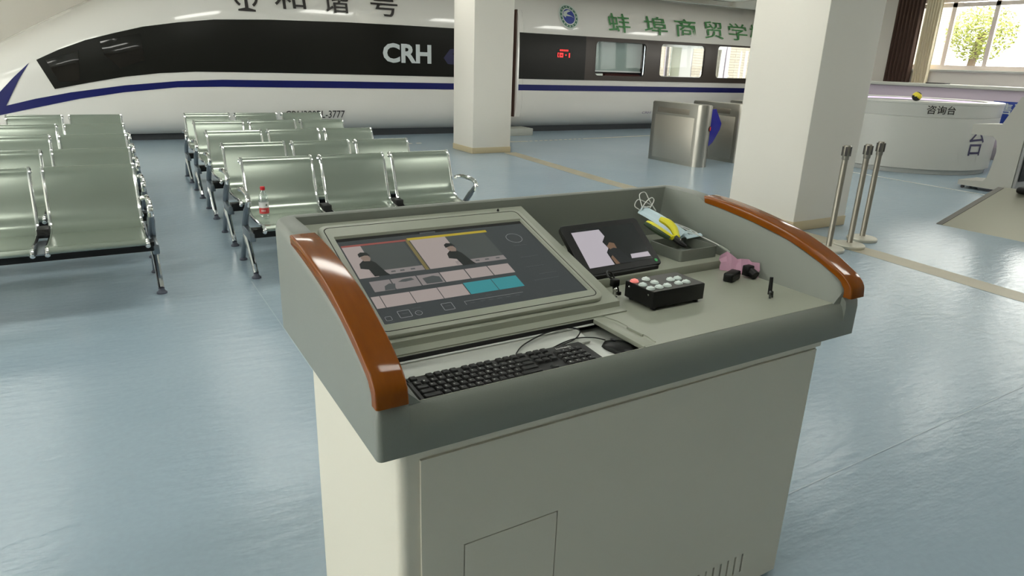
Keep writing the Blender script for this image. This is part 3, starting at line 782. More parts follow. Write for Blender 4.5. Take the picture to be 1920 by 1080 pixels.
# adapters, clip, wrapper
def small(name, label, cat, loc, rz, bm, m):
    o = obj(name, bm, m, loc=loc); o.rotation_euler = (0, 0, rz); return tag(o, label, cat)
AD = thing('plug_adapter', 'blocky black adapter lying before the pink wrapper', 'adapter', (1.663, 1.385, DZ), radians(20))
bm = NB(); box(bm, -.034, .034, -.016, .016, 0, .028, .005, 3); obj('case', bm, BLK, AD)
bm = NB(); box(bm, -.0335, .0335, -.0165, -.0155, .017, .0185); obj('seam', bm, GROOVE, AD)
KN = thing('plug_adapter', 'rounded black plug leaning on the pink wrapper', 'adapter', (1.738, 1.366, DZ))
bm = NB(); tube(bm, [(0, -.012, .013), (.0, .012, .022)], [.0145, .0145], 12); obj('case', bm, BLK, KN)
bm = NB(); box(bm, -.018, .012, .006, .03, .006, .040, .003); obj('block', bm, BLK, KN)
CP = thing('pen_clip', 'slim black clip standing near the lectern right wall', 'clip', (1.633, 1.213, DZ), radians(10))
bm = NB(); tube(bm, [(0, 0, .010), (.002, .002, .03), (.003, .004, .062)], [.0065, .006, .0052], 8); obj('barrel', bm, BLK, CP)
bm = NB(); tube(bm, [(-.008, -.006, 0.001), (-.007, -.004, .018), (.0, .0, .022)], [.003, .004, .003], 6); tube(bm, [(.006, -.006, 0.001), (.006, -.004, .018), (.0, .0, .022)], [.003, .004, .003], 6); obj('spring_jaw', bm, mat('dark_grey_clip', (.04, .045, .04), .4), CP)
bm = NB()
rnd = random.Random(3)
jit = {}
def pk(u, v):
    k = (round(u, 3), round(v, 3))
    j = jit.setdefault(k, (rnd.uniform(-.003, .003), rnd.uniform(-.003, .003)))
    n_ = .007 * (1 if int(round(u * 7)) % 2 else -1) * (.4 + .6 * v)
    hh = (.050, .062, .058, .046, .050, .047, .050, .044)[int(round(u * 7))]
    x = -.026 + .046 * u + n_ * .9 + .008 * v; y = .060 - .118 * u + n_ * .4 + .012 * v
    return (x + j[0], y + j[1], .001 + hh * v + j[0] * v)
sheet(bm, pk, 7, 4, .0008)
WR = obj('candy_wrapper', bm, PINK, angle=15, loc=(1.738, 1.418, DZ)); tag(WR, 'crumpled pink wrapper against the lectern right wall', 'wrapper')

# ================================================================== BENCHES
def make_bench():
    t = thing('waiting_bench', 'x', 'bench', (0, 0, 0), group='steel waiting benches')
    PIT = .615
    # beam
    bm = NB(); box(bm, -.93, .93, -.30, -.21, .302, .366, .004); obj('beam', bm, BLK, t)
    prof = [(-.515, .395), (-.528, .402), (-.532, .414), (-.522, .426), (-.50, .432), (-.44, .430), (-.30, .418), (-.12, .412), (-.02, .420), (.045, .448), (.085, .500), (.115, .575), (.150, .68), (.185, .775), (.205, .802), (.228, .815), (.250, .808), (.256, .79)]
    prof = [(a + .02, b) for a, b in prof]
    P = spline([(0, a, b) for a, b in prof], 3)
    SW = .262
    def railp(x): return [(x, p.y, p.z - .006) for p in P[3:]]
    bms = NB(); 
    rowsv = []
    N = len(P)
    th = .004
    rings = []
    for i, p in enumerate(P):
        a = P[max(0, i - 1)]; b = P[min(N - 1, i + 1)]; d = (b - a).normalized(); nrm = Vector((0, -d.z, d.y))
        rings.append([(-SW, p.y, p.z), (SW, p.y, p.z), (SW, p.y - nrm.y * th, p.z - nrm.z * th), (-SW, p.y - nrm.y * th, p.z - nrm.z * th)])
    loft(bms, rings); bmesh.ops.recalc_face_normals(bms, faces=bms.faces); finish(bms, 40)
    sm = bpy.data.meshes.new('seat'); bms.to_mesh(sm); bms.free(); sm.materials.append(SHEET)
    rail_me = None
    br = None
    for k in (-1, 0, 1):
        s = bpy.data.objects.new('seat', sm); COL.objects.link(s); s.parent = t; s.location = (k * PIT, 0, 0)
        for sx in (-1, 1):
            if rail_me is None:
                bm = NB(); R = railp(0); tube(bm, R, .0125, 8)
                # rail ends
                for e in (R[0], R[-1]): lathe(bm, [(.002, -.016), (.012, -.011), (.016, 0), (.012, .011), (.002, .016)], e, 8)
                finish(bm); rail_me = bpy.data.meshes.new('side_rail'); bm.to_mesh(rail_me); bm.free(); rail_me.materials.append(CHROME)
            r = bpy.data.objects.new('side_rail', rail_me); COL.objects.link(r); r.parent = s; r.location = (sx * (SW + .008), 0, 0)
        if br is None:
            bm = NB(); box(bm, -.10, .10, -.31, -.20, .366, .40, .004); box(bm, -.20, .20, -.40, -.05, .392, .408, .003); finish(bm)
            br = bpy.data.meshes.new('seat_bracket'); bm.to_mesh(br); bm.free(); br.materials.append(BLK)
        b = bpy.data.objects.new('seat_bracket', br); COL.objects.link(b); b.parent = s
    for k in (-.5, .5):
        bm = NB(); box(bm, -.034, .034, -.47, -.12, .384, .394, .003); o = obj('link_plate', bm, CAST, t, loc=(k * PIT, 0, 0))
        bm = NB(); box(bm, -.034, .034, -.06, .06, .395, .455, .004); o = obj('back_link', bm, BLKM, t, loc=(k * PIT, 0, .0))
    for sx in (-1, 1):
        x = sx * .935
        bm = NB(); tube(bm, spline([(x, -.02, .28), (x, -.15, .17), (x, -.30, .035)], 4), [.026] * 3 + [.021] * 6, 10); fl = obj('leg', bm, CHROME, t)
        bm = NB(); lathe(bm, [(.034, 0), (.034, .010), (.024, .016), (.016, .034)], (x, -.302, 0), 14); obj('foot', bm, PURP, fl)
        bm = NB(); tube(bm, spline([(x, -.03, .29), (x, .07, .20), (x, .16, .11), (x, .225, .03)], 4), .021, 10); bl = obj('leg', bm, CAST, t)
        bm = NB(); lathe(bm, [(.030, 0), (.030, .01), (.018, .022), (.012, .04)], (x, .227, 0), 14); obj('foot', bm, PURP, bl)
        bm = NB(); tube(bm, spline([(x, -.03, .27), (x, -.02, .36), (x, -.13, .47), (x, -.225, .55)], 5), [.025] * 12 + [.02] * 4, 10); obj('arm_post', bm, CAST, t)
        bm = NB(); tube(bm, spline([(x, -.245, .53), (x, -.252, .575), (x, -.215, .605), (x, -.12, .615), (x, .0, .612), (x, .09, .60), (x - sx * .03, .115, .585)], 5), .018, 10)
        obj('armrest', bm, CHROME, t)
        bm = NB(); box(bm, x - .022, x + .022, -.30, .0, .275, .345, .008); obj('clamp', bm, CAST, t)
    return t
bench0 = make_bench()
def place(i, x, y, label):
    if i == 0:
        bench0.location = (x, y, 0); bench0['label'] = label; return bench0
    return dup(bench0, (x, y, 0), label=label)
order = ['frontmost', 'second', 'third', 'fourth', 'farthest']
lab_r = ['three-seat steel bench with a water bottle on its seat', 'three-seat steel bench directly behind the one holding the water bottle', 'three-seat steel bench, middle row of the block beside the lectern',
         'three-seat steel bench, fourth row of the block beside the lectern', 'three-seat steel bench, last row by the train number in the lectern block']
lab_l = ['three-seat steel bench across the aisle from the water bottle, cut by the picture edge', 'three-seat steel bench, second row of the block under the blue nose stripe', 'three-seat steel bench, middle row of the block under the blue nose stripe',
         'three-seat steel bench, fourth row of the block under the blue nose stripe', 'three-seat steel bench, last row closest to the train nose']
RYS = [5.36, 6.35, 7.47, 8.59, 9.66]
for i in range(5): place(i, 1.775 + (.012 if i else 0) * i, RYS[i], lab_r[i])
LYS = [5.28, 6.24, 7.33, 8.37, 9.56]
for i in range(5): place(5 + i, -.735 + .016 * i, LYS[i], lab_l[i])
# bottle
BOTTLE_SCALE = 1.07
BO = thing('water_bottle', 'clear water bottle with red cap and red-white label on a bench seat', 'bottle', (.945, 5.11, .428))
bm = NB(); lathe(bm, [(.026, 0), (.031, .006), (.031, .03), (.029, .035), (.031, .04), (.031, .135), (.030, .15), (.022, .178), (.013, .196), (.0125, .212)], n=20); obj('bottle_body', bm, PETC, BO)
bm = NB(); lathe(bm, [(.0145, .205), (.0155, .207), (.0155, .226), (.013, .229)], n=20); obj('cap', bm, CAPR, BO)
bm = NB(); lathe(bm, [(.0316, .045), (.0316, .085), (.0316, .125)], n=24, cap=False, mis=[0, 1]); lb = obj('label_sleeve', bm, [LABR, LABW], BO)
tb = NB()
for x_ in (-.010, 0, .010):
    for y_ in (-.004, .001, .005): tb.faces.new([tb.verts.new((x_ + a, y_ + b, 0)) for a, b in ((-.004, -.0012), (.004, -.0012), (.004, .0012), (-.004, .0012))])
mapv(tb, lambda c: (.0319 * sin(c.x / .0319 - .35), -.0319 * cos(c.x / .0319 - .35), .066 + c.y)); obj('print', tb, LABW, lb)
bm = NB(); bmesh.ops.create_circle(bm, cap_ends=True, segments=14, radius=.007); mapv(bm, lambda c: (.0319 * sin(c.x / .0319 + .35), -.0319 * cos(c.x / .0319 + .35), .106 + c.y)); bmesh.ops.reverse_faces(bm, faces=bm.faces[:]); obj('emblem', bm, PLG, lb)

BO.scale = (BOTTLE_SCALE + .03, BOTTLE_SCALE + .03, BOTTLE_SCALE)
# ================================================================== TRAIN
YC = 15.25; ZB = .12
def ztop(x):
    u = min(max((x + 3.4) / 7, 0), 1); return .6 + 2.75 * sin(pi / 2 * u) ** 1.227
def TWd(x):
    v = min(max((x + 3.6) / 6.6, 0), 1); return 1.5 * max(0, (1 - (1 - v) ** 2.2)) ** .5
def tprof(x, z):
    zt = ztop(x); zc = .35 * (zt + .3)
    if z > zc: return max(0, 1 - min(1, (z - zc) / (zt - zc)) ** 4.2) ** .5
    return max(0, 1 - min(1, (zc - z) / (zc + .02)) ** 6.5) ** .5
def ty(x, z, eps=0): return YC - TWd(x) * tprof(x, z) - eps
TRAIN = thing('bullet_train', 'white mock-up high-speed train with black window band and blue stripe along the back wall', 'train', (8, YC, 0))
def tobj(name, bm, m, parent=None, **k):
    bmesh.ops.translate(bm, verts=bm.verts[:], vec=(-8, -YC, 0)); return obj(name, bm, m, parent or TRAIN, **k)
WINS = [(10.48, 12.12, 1.325, 2.15), (12.57, 14.18, 1.34, 2.175), (14.62, 16.2, 1.345, 2.2), (16.7, 18.0, 1.345, 2.2)]
XS = sorted(set([-3.55, -3.5, -3.4, -3.25, -3.0] + [-3 + .2 * k for k in range(36)] + [4.5, 5.3, 6.1, 7.15, 8.40, 9.2, 10.0] + [w[0] for w in WINS] + [w[1] for w in WINS] + [18.2]))
ZF = 3.35
zl = sorted(set([.12, .14, .17, .2, .24, .28, .38, .5, .65, .8, .95, 1.1, 1.22, 1.325, 1.4, 1.5, 1.65, 1.8, 1.95, 2.06, 2.15, 2.2, 2.3, 2.4, 2.5, 2.6, 2.7, 2.8, 2.88, 2.95, 3.01, 3.06, 3.10, 3.14, 3.18, 3.22, 3.25, 3.28, 3.30, 3.32, 3.335, 3.345, 3.35]))
SL = [(z - ZB) / (ZF - ZB) for z in zl]
DOOR = (7.15, 8.40, .38, 2.7)
bm = NB()
for side in (1, -1):
    grid = []
    for x in XS:
        col = []
        for s in SL:
            z = ZB + s * (ztop(x) - ZB); y = ty(x, z)
            if side < 0: y = 2 * YC - y
            col.append(bm.verts.new((x, y, z)))
        grid.append(col)
    for i in range(len(XS) - 1):
        for j in range(len(SL) - 1):
            xm = (XS[i] + XS[i + 1]) / 2; zm = ZB + (SL[j] + SL[j + 1]) / 2 * (ZF - ZB)
            if xm > 3.7 and any(w[0] < xm < w[1] and 1.325 < zm < 2.2 for w in WINS): continue
            if side > 0 and DOOR[0] < xm < DOOR[1] and DOOR[2] < zm < 2.7: continue
            f = (grid[i][j], grid[i + 1][j], grid[i + 1][j + 1], grid[i][j + 1])
            bm.faces.new(f if side > 0 else f[::-1])
bmesh.ops.remove_doubles(bm, verts=bm.verts[:], dist=.0005)
tobj('body_shell', bm, TRW, angle=50)
bm = NB(); prism(bm, [(-2.6, YC - .75), (-1.5, YC - .9), (3, YC - 1.12), (18, YC - 1.12), (18, YC + 1.1), (-2.6, YC + .7)], 'z', 0, .14); tobj('underframe', bm, TRG)
def decal(bm, poly, eps=.006, mi=0, nx=14, nz=6):
    b = NB(); b.faces.new([b.verts.new((x, 0, z)) for x, z in poly])
    xs = [p[0] for p in poly]; zs = [p[1] for p in poly]
    cut(b, 0, min(xs), max(xs), nx); cut(b, 2, min(zs), max(zs), nz)
    for v in b.verts: v.co.y = ty(v.co.x, v.co.z, eps)
    b.normal_update()
    for f in b.faces:
        f.material_index = mi
        if f.normal.y > 0: f.normal_flip()
    me = bpy.data.meshes.new('d'); b.to_mesh(me); b.free(); bm.from_mesh(me); bpy.data.meshes.remove(me)
# black band of the nose car
BTp = [(-.787, 1.358), (-.451, 1.529), (-.048, 1.696), (.381, 1.826), (.829, 1.95), (1.386, 2.049), (1.973, 2.128), (2.892, 2.177), (4.303, 2.213), (5.5, 2.222), (7.15, 2.224)]
BBp = [(-.597, .9), (-.092, 1.013), (.442, 1.12), (1.0, 1.194), (1.577, 1.232), (2.8, 1.242), (4.2, 1.242), (7.15, 1.236)]
bm = NB(); decal(bm, BTp + BBp[::-1], .010, nx=30, nz=8); tobj('window_band', bm, TRB)
bm = NB()
plate(bm, [8.40, 9.2, 10.2, 18.2], [1.228, 1.4, 1.6, 1.8, 2.0, 2.1, 2.225], WINS, lambda u, v: (u, ty(u, v, .010), v))
tobj('window_band', bm, [TRBR])
bm = NB(); plate(bm, [8.40, 9.0, 9.6, 10.2], [1.2285, 1.4, 1.6, 1.8, 2.0, 2.1, 2.2245], [], lambda u, v: (u, ty(u, v, .0125), v)); tobj('door_side_panel', bm, TRB)
STp = [(-1.313, .625), (-.891, .741), (-.377, .852), (.424, .978), (1.264, 1.065), (2.009, 1.102), (4.2, 1.108), (7.15, 1.104)]
SBp = [(-1.427, .47), (-.914, .595), (-.262, .749), (.409, .863), (1.253, .958), (1.997, .978), (4.2, .978), (7.15, .974)]
bm = NB(); decal(bm, STp + SBp[::-1], .008, nx=24, nz=4)
decal(bm, [(-.889, 1.314), (-1.144, 1.074), (-1.362, .844), (-1.9, .35), (-1.75, .38), (-1.427, .47), (-1.313, .625), (-1.078, 1.034)], .009, nx=6, nz=6)
decal(bm, [(8.40, 1.104), (8.40, .974), (18.2, .974), (18.2, 1.104)], .008, nx=10, nz=3)
tobj('blue_stripe', bm, TRBL)
for poly in ([(-.66, 1.36), (-.17, 1.53), (-.22, 1.04), (-.51, 1.02)], [(.16, 1.68), (.78, 1.84), (.785, 1.40), (.40, 1.26), (.19, 1.47)]):
    bm = NB(); decal(bm, poly, .015, nx=5, nz=5); tobj('cockpit_window', bm, CKP)
def ttext(s, x0, x1, z0, z1, m, name='lettering', weight=.02, eps=.03):
    b = text_bm(s, x1 - x0, z1 - z0, weight)
    mapv(b, lambda c: (c.x + (x0 + x1) / 2, 0, c.y + (z0 + z1) / 2))
    bmesh.ops.triangulate(b, faces=b.faces[:])
    for v in b.verts: v.co.y = ty(v.co.x, v.co.z, eps)
    return tobj(name, b, m)
ttext('CRH', 5.09, 6.16, 1.49, 1.87, INKW, weight=.035)
ttext('和', 3.05, 3.62, 2.38, 2.78, INKB, weight=.006); ttext('谐', 3.95, 4.46, 2.375, 2.78, INKB, weight=.006); ttext('号', 4.90, 5.47, 2.37, 2.78, INKB, weight=.006)
ttext('CRH380BL-3777', 3.09, 4.26, .398, .545, INKB, weight=.006)
for i, c in enumerate('蚌埠商贸学校'):
    xc = (11.22, 12.41, 13.46, 14.48, 15.41, 16.25)[i]; w = (.78, .88, .86, .80, .84, .84)[i]
    ttext(c, xc - w * .44, xc + w * .44, 2.36, 2.80, INKG, weight=.005)
b = NB(); decal(b, [(6.45, 1.62), (6.6, 1.80), (6.78, 1.82), (6.66, 1.70), (6.9, 1.66), (6.75, 1.55), (6.9, 1.48), (6.55, 1.50)], .016, nx=3, nz=3); tobj('blue_mark', b, mat('dark_blue_ink', (.010, .010, .055), .5))
# railway emblem (partly cut by the picture edge)
b = NB()
def arc(cx, cz, r0, r1, a0, a1, n=20, mi=0, eps=.016, sx=1):
    for k in range(n):
        a, c = radians(a0 + (a1 - a0) * k / n), radians(a0 + (a1 - a0) * (k + 1) / n)
        vs = []
        for r, t in ((r0, a), (r1, a), (r1, c), (r0, c)):
            x = cx + sx * r * cos(t); z = cz + r * sin(t); vs.append(b.verts.new((x, ty(x, z, eps), z)))
        f = b.faces.new(vs); f.material_index = mi; f.normal_update()
        if f.normal.y > 0: f.normal_flip()
arc(2.55, 2.56, .17, .215, 215, -35, 24, sx=1)
arc(2.55, 2.56, .17, .215, 215, 235, 3); arc(2.55, 2.56, .17, .215, -55, -35, 3)
decal(b, [(2.40, 2.30), (2.70, 2.30), (2.70, 2.33), (2.58, 2.36), (2.575, 2.52), (2.64, 2.55), (2.64, 2.60), (2.46, 2.60), (2.46, 2.55), (2.525, 2.52), (2.52, 2.36), (2.40, 2.33)], .016, nx=3, nz=3)
tobj('railway_emblem', b, INKB)
# school crest
b = NB(); cx, cz = 9.735, 2.64
EM = [mat('crest_pale', (.55, .60, .55), .4), mat('crest_green', (.05, .16, .10), .4), mat('crest_blue', (.03, .05, .26), .4)]
arc(cx, cz, .245, .285, 0, 360, 32, 0); arc(cx, cz, .19, .245, 0, 360, 32, 1, .0165); arc(cx, cz, .165, .19, 0, 360, 32, 0); arc(cx, cz, .0005, .165, 0, 360, 32, 2, .0165)
decal(b, [(cx - .16, cz + .02), (cx - .12, cz + .10), (cx + .02, cz + .15), (cx + .08, cz + .12), (cx - .02, cz + .09), (cx - .05, cz + .05), (cx + .06, cz + .02), (cx + .15, cz - .03), (cx + .06, cz + .005), (cx - .08, cz + .01), (cx - .10, cz - .03)], .019, 0, 4, 4)
for k in range(16):
    a = radians(k * 22.5); x, z = cx + .217 * cos(a), cz + .217 * sin(a)
    decal(b, [(x - .014, z - .014), (x + .014, z - .014), (x + .014, z + .014), (x - .014, z + .014)], .019, 0, 1, 1)
tobj('school_crest', b, EM)
# destination display
b = NB(); decal(b, [(9.36, 1.70), (9.78, 1.70), (9.78, 1.93), (9.36, 1.93)], .016, 0, 2, 2)
def dd(x0, x1, z0, z1): decal(b, [(x0, z0), (x1, z0), (x1, z1), (x0, z1)], .019, 1, 1, 1)
for k in range(6): dd(9.44 + k * .042, 9.468 + k * .042, 1.865, 1.905)
dd(9.38, 9.40, 1.73, 1.83); dd(9.38, 9.42, 1.73, 1.745); dd(9.38, 9.42, 1.815, 1.83); dd(9.435, 9.54, 1.73, 1.765); dd(9.435, 9.54, 1.79, 1.83); dd(9.435, 9.455, 1.73, 1.83); dd(9.52, 9.54, 1.73, 1.83); dd(9.60, 9.635, 1.77, 1.80); dd(9.70, 9.735, 1.73, 1.83)
tobj('destination_display', b, [BLKM, LEDR])
# windows: frame ring and pane
for i, (x0, x1, z0, z1) in enumerate(WINS[:3]):
    b = NB(); inner = rrect(x0 + .03, x1 - .03, z0 + .02, z1 - .02, .09, 5); outer = []
    n = len(inner)
    for k, (u, v) in enumerate(inner):
        qd = k // 6; outer.append(((x1 + .03, x0 - .03, x0 - .03, x1 + .03)[qd] if False else (u + (.06 if qd in (0, 3) else -.06)), v + (.05 if qd in (0, 1) else -.05)))
    corner = [(x1 + .02, z1 + .02), (x0 - .02, z1 + .02), (x0 - .02, z0 - .02), (x1 + .02, z0 - .02)]
    vi = [b.verts.new((u, ty(u, v, .016), v)) for u, v in inner]; vc = [b.verts.new((u, ty(u, v, .016), v)) for u, v in corner]
    vb = [b.verts.new((u, ty(u, v, -.03), v)) for u, v in inner]
    for k in range(n):
        a, c = vi[k], vi[(k + 1) % n]; qd = k // 6
        if k % 6 == 5: b.faces.new((a, c, vc[(qd + 1) % 4], vc[qd]))
        else: b.faces.new((a, c, vc[qd]))
        b.faces.new((vi[k], vb[k], vb[(k + 1) % n], vi[(k + 1) % n]))
    bmesh.ops.recalc_face_normals(b, faces=b.faces)
    fr = tobj('window_frame', b, TRBR)
    b = NB(); b.faces.new([b.verts.new((u, ty(u, v, .006), v)) for u, v in inner]); pn = tobj('pane', b, TGLASS, None); 
# interior of the carriage behind the first window
b = NB(); box(b, 10.44, 12.14, 13.98, 14.0, 1.46, 2.25); plabel(tobj('roller_blind', b, BLIND), 'grey-green roller blind drawn in first window')
b = NB(); box(b, 10.46, 12.14, 13.95, 13.98, 1.43, 1.462); tobj('blind_bar', b, WHT)
b = NB(); box(b, 10.6, 18, 14.2, 16.3, .42, .46); tobj('cabin_floor', b, TRG)
b = NB(); box(b, 11.1, 12.3, 14.1, 14.7, .46, 1.40, .06); tobj('cabin_seat', b, MAROON)
b = NB(); box(b, 10.45, 11.05, 14.1, 14.5, 1.26, 1.40, .02); tobj('cabin_shelf', b, SILV)
b = NB(); box(b, 10.38, 10.42, 14.0, 16.4, .46, 2.3); box(b, 12.3, 12.34, 14.1, 16.4, .46, 2.3); tobj('cabin_wall', b, TRG)
# doorway
b = NB()
box(b, 8.265, 8.30, 13.82, 14.9, .38, 2.7); plabel(tobj('door_edge', b, mat('dark_brown_seal', (.06, .028, .018), .5)), 'narrow brown door edge')
b = NB(); rings = []
for z in [.38 + .2 * k for k in range(12)] + [2.7]:
    y = ty(8.3, z); rings.append([(8.305, y + .15, z), (8.305, y + .004, z), (8.33, y - .022, z), (8.44, y - .022, z), (8.46, y + .002, z), (8.46, y + .15, z)])
loft(b, rings); bmesh.ops.recalc_face_normals(b, faces=b.faces); dj = tobj('door_jamb', b, TRW)
b = NB(); plate(b, [8.332, 8.445], [1.228, 1.5, 1.8, 2.0, 2.225], [], lambda u, v: (u, ty(8.3, v, .0245), v)); tobj('jamb_band', b, TRB)
b = NB(); plate(b, [8.332, 8.445], [.974, 1.104], [], lambda u, v: (u, ty(8.3, v, .0245), v)); tobj('jamb_stripe', b, TRBL)
b = NB(); box(b, 7.1, 8.3, 14.9, 14.95, .2, 2.8); tobj('doorway_back', b, TRG)
bm = NB(); box(bm, 7.15, 8.50, 13.28, 13.80, 0, .16, .01); tag(obj('boarding_step', bm, mat('grey_step', (.36, .37, .33), .6)), 'low grey boarding step at the train doorway behind the column', 'step')
# small brand mark low on the right carriage
ttext('CRH', 12.15, 12.45, .42, .48, mat('grey_violet_ink', (.3, .27, .33), .5), weight=.03)

# ================================================================== RIGHT SIDE OF THE HALL
# stanchions
ST = thing('queue_stanchion', 'leftmost of three steel queue posts beside the column', 'stanchion', (5.775, 3.735, 0), group='queue stanchions')
bm = NB(); lathe(bm, [(.138, 0), (.142, .006), (.142, .026), (.134, .034), (.07, .042), (.032, .046)], n=32); obj('base', bm, mat('pale_cast_base', (.52, .50, .42), .45, metal=.3), ST)
bm = NB(); lathe(bm, [(.030, .04), (.026, .05), (.026, .90)], n=20); obj('pole', bm, mat('taupe_steel_pole', (.33, .305, .255), .46, metal=.9), ST)
bm = NB(); lathe(bm, [(.029, .855), (.031, .86), (.031, .978), (.027, .986)], n=20); obj('tape_head', bm, mat('dark_steel_head', (.30, .28, .24), .4, metal=.8), ST)
bm = NB()
for a in range(4):
    ca, sa = cos(a * pi / 2 + .5), sin(a * pi / 2 + .5)
    vs = box(bm, .029, .040, -.011, .011, .890, .972, 0)
    for v in vs: v.co = Vector((v.co.x * ca - v.co.y * sa, v.co.x * sa + v.co.y * ca, v.co.z))
obj('tape_slot', bm, mat('dark_brown_slot', (.045, .04, .035), .5), ST)
dup(ST, (6.10, 3.735, 0), label='middle of three steel queue posts beside the column')
dup(ST, (6.485, 3.85, 0), label='rightmost of three steel queue posts, standing farthest from the column')
# turnstiles
def gate_poly(w, y0, y1, n=8):
    out = []
    for k in range(n + 1):
        a = pi + pi * k / n; out.append((w / 2 + w / 2 * cos(a), y0 + w * .42 + w * .42 * sin(a)))
    for k in range(n + 1):
        a = pi * k / n; out.append((w / 2 + w / 2 * cos(a), y1 - .06 + .06 * sin(a)))
    return out
GT = thing('turnstile_gate', 'nearest steel ticket gate with a red cross light on its rounded end', 'turnstile', (8.54, 8.18, 0), group='ticket gates')
bm = NB(); P_ = gate_poly(.30, 0, 1.26); prism(bm, P_, 'z', 0, 1.02)
bmesh.ops.bevel(bm, geom=[e for e in bm.edges if e.verts[0].co.z > 1 and e.verts[1].co.z > 1], offset=.012, segments=2, affect='EDGES'); obj('housing', bm, STEEL, GT)
bm = NB(); box(bm, -.004, .001, .17, 1.12, .06, .80, .002); obj('side_panel', bm, STEELP, GT)
bm = NB(); box(bm, -.004, .001, .30, 1.08, .84, .93, .002); obj('sensor_strip', bm, mat('taupe_strip', (.25, .22, .18), .3, metal=.6), GT)
bm = NB(); lathe(bm, [(.045, 0), (.045, .005)], n=20, cap=True); o = obj('status_light', bm, mat('dark_lens', (.08, .01, .01), .3), GT, loc=(.228, .0155, .64)); o.rotation_euler = (pi / 2, 0, radians(27))
bm = NB()
for a in (45, -45):
    vs = box(bm, -.033, .033, -.008, .008, .0052, .0064, 0)
    for v in vs: v.co = Vector((v.co.x * cos(radians(a)) - v.co.y * sin(radians(a)), v.co.x * sin(radians(a)) + v.co.y * cos(radians(a)), v.co.z))
obj('red_cross', bm, REDX, o)
bm = NB(); prism(bm, [(0, .23), (.0, .90), (.35, .92), (.52, .67), (.50, .57), (.36, .35), (.2, .24)], 'y', .32, .335); o = obj('flap_wing', bm, FLAP, GT, loc=(.30, 0, .02))
bm = NB(); box(bm, .299, .303, .17, 1.12, .06, .80, .001); obj('side_panel', bm, STEELP, GT)
g2 = dup(GT, (9.66, 8.30, 0), label='second steel ticket gate, partly behind the thick column')
g3 = dup(GT, (10.78, 8.42, 0), label='third steel ticket gate, only its top corner showing at the column edge')
# round information desk
DC = (13.0, 7.4)
RD = thing('information_desk', 'round white information desk with dark lettering beyond the queue posts', 'desk', (*DC, 0))
bm = NB()
lathe(bm, [(r_ - .30, z_) for r_, z_ in [(1.74, 0.0), (1.74, .075), (1.76, .078), (1.775, .085), (1.80, .088), (1.80, .945), (1.792, .948), (1.792, .955), (1.80, .958), (1.812, 1.16), (1.82, 1.165), (1.82, 1.195), (1.81, 1.20), (1.56, 1.20), (1.55, 1.19), (1.55, .03)]], n=96, cap=False); obj('desk_ring', bm, COUNT, RD)
bm = NB(); lathe(bm, [(1.442, 0.001), (1.448, .04), (1.442, .072)], n=96, cap=False); obj('plinth', bm, mat('grey_plinth', (.45, .46, .44), .5), RD)
bm = NB(); lathe(bm, [(1.254, 1.150), (1.238, 1.153), (1.238, 1.175), (1.254, 1.178)], n=96, cap=False); obj('inner_rim_glow', bm, mat('violet_window_glow', (.6, .5, .6), .4, emit=(.85, .70, .95), estr=.9), RD)  # added glow standing in for violet window light on the inner rim
def cyltext(s, a0, z0, w, h, R, m, weight=.01):
    b = text_bm(s, w, h, weight); cut(b, 0, -w / 2, w / 2, 10)
    mapv(b, lambda c: (R * cos(a0 + c.x / R), R * sin(a0 + c.x / R), z0 + c.y))
    return obj('lettering', b, m, RD)
cyltext('咨询台', radians(-129.8), 1.075, .45, .14, 1.513, INKB)
cyltext('台', radians(-99.5), .55, .36, .42, 1.504, INKN, .005)
bm = NB(); bmesh.ops.create_uvsphere(bm, u_segments=20, v_segments=12, radius=.075)
for f in bm.faces:
    c = f.calc_center_median(); f.material_index = 1 if -.03 < (c.z + c.x * .55 - c.y * .3) < .055 else 0
BL = obj('hazard_ball', bm, [BLKM, mat('hazard_yellow', (.75, .62, .04), .5)], loc=(13.0 + 1.41 * cos(radians(-145)), 7.4 + 1.41 * sin(radians(-145)), 1.274)); tag(BL, 'small black and yellow striped ball on the round desk rim', 'ball')
# ticket counter
TC = thing('ticket_counter', 'long lilac-white ticket counter with a blue sign below the window', 'counter', (15.8, 7, 0))
bm = NB(); box(bm, .03, .75, -9, 5.6, 0.0, 1.38, .01); obj('counter_body', bm, LILAC, TC)
bm = NB(); box(bm, -.02, .8, -9, 5.6, 1.38, 1.45, .012); obj('counter_top', bm, COUNT, TC)
bm = NB(); box(bm, .0, .03, -9, 5.6, 0.0, .25, .004); obj('counter_plinth', bm, mat('grey_violet_plinth', (.30, .27, .30), .4), TC)
bm = NB(); box(bm, .014, .03, -1.6, .22, .68, 1.17, .004); sg = obj('sign_board', bm, SIGNB, TC)
b = text_bm('售票', .52, .22, .015); mapv(b, lambda c: (.0125, -.17 - c.x, 1.03 + c.y)); obj('lettering', b, INKW, sg)
bm = NB(); box(bm, 15.95, 16.2, 8.35, 8.75, 1.4502, 1.472, .004); tag(obj('document_tray', bm, BLKM), 'flat dark tray lying on the ticket counter', 'tray')
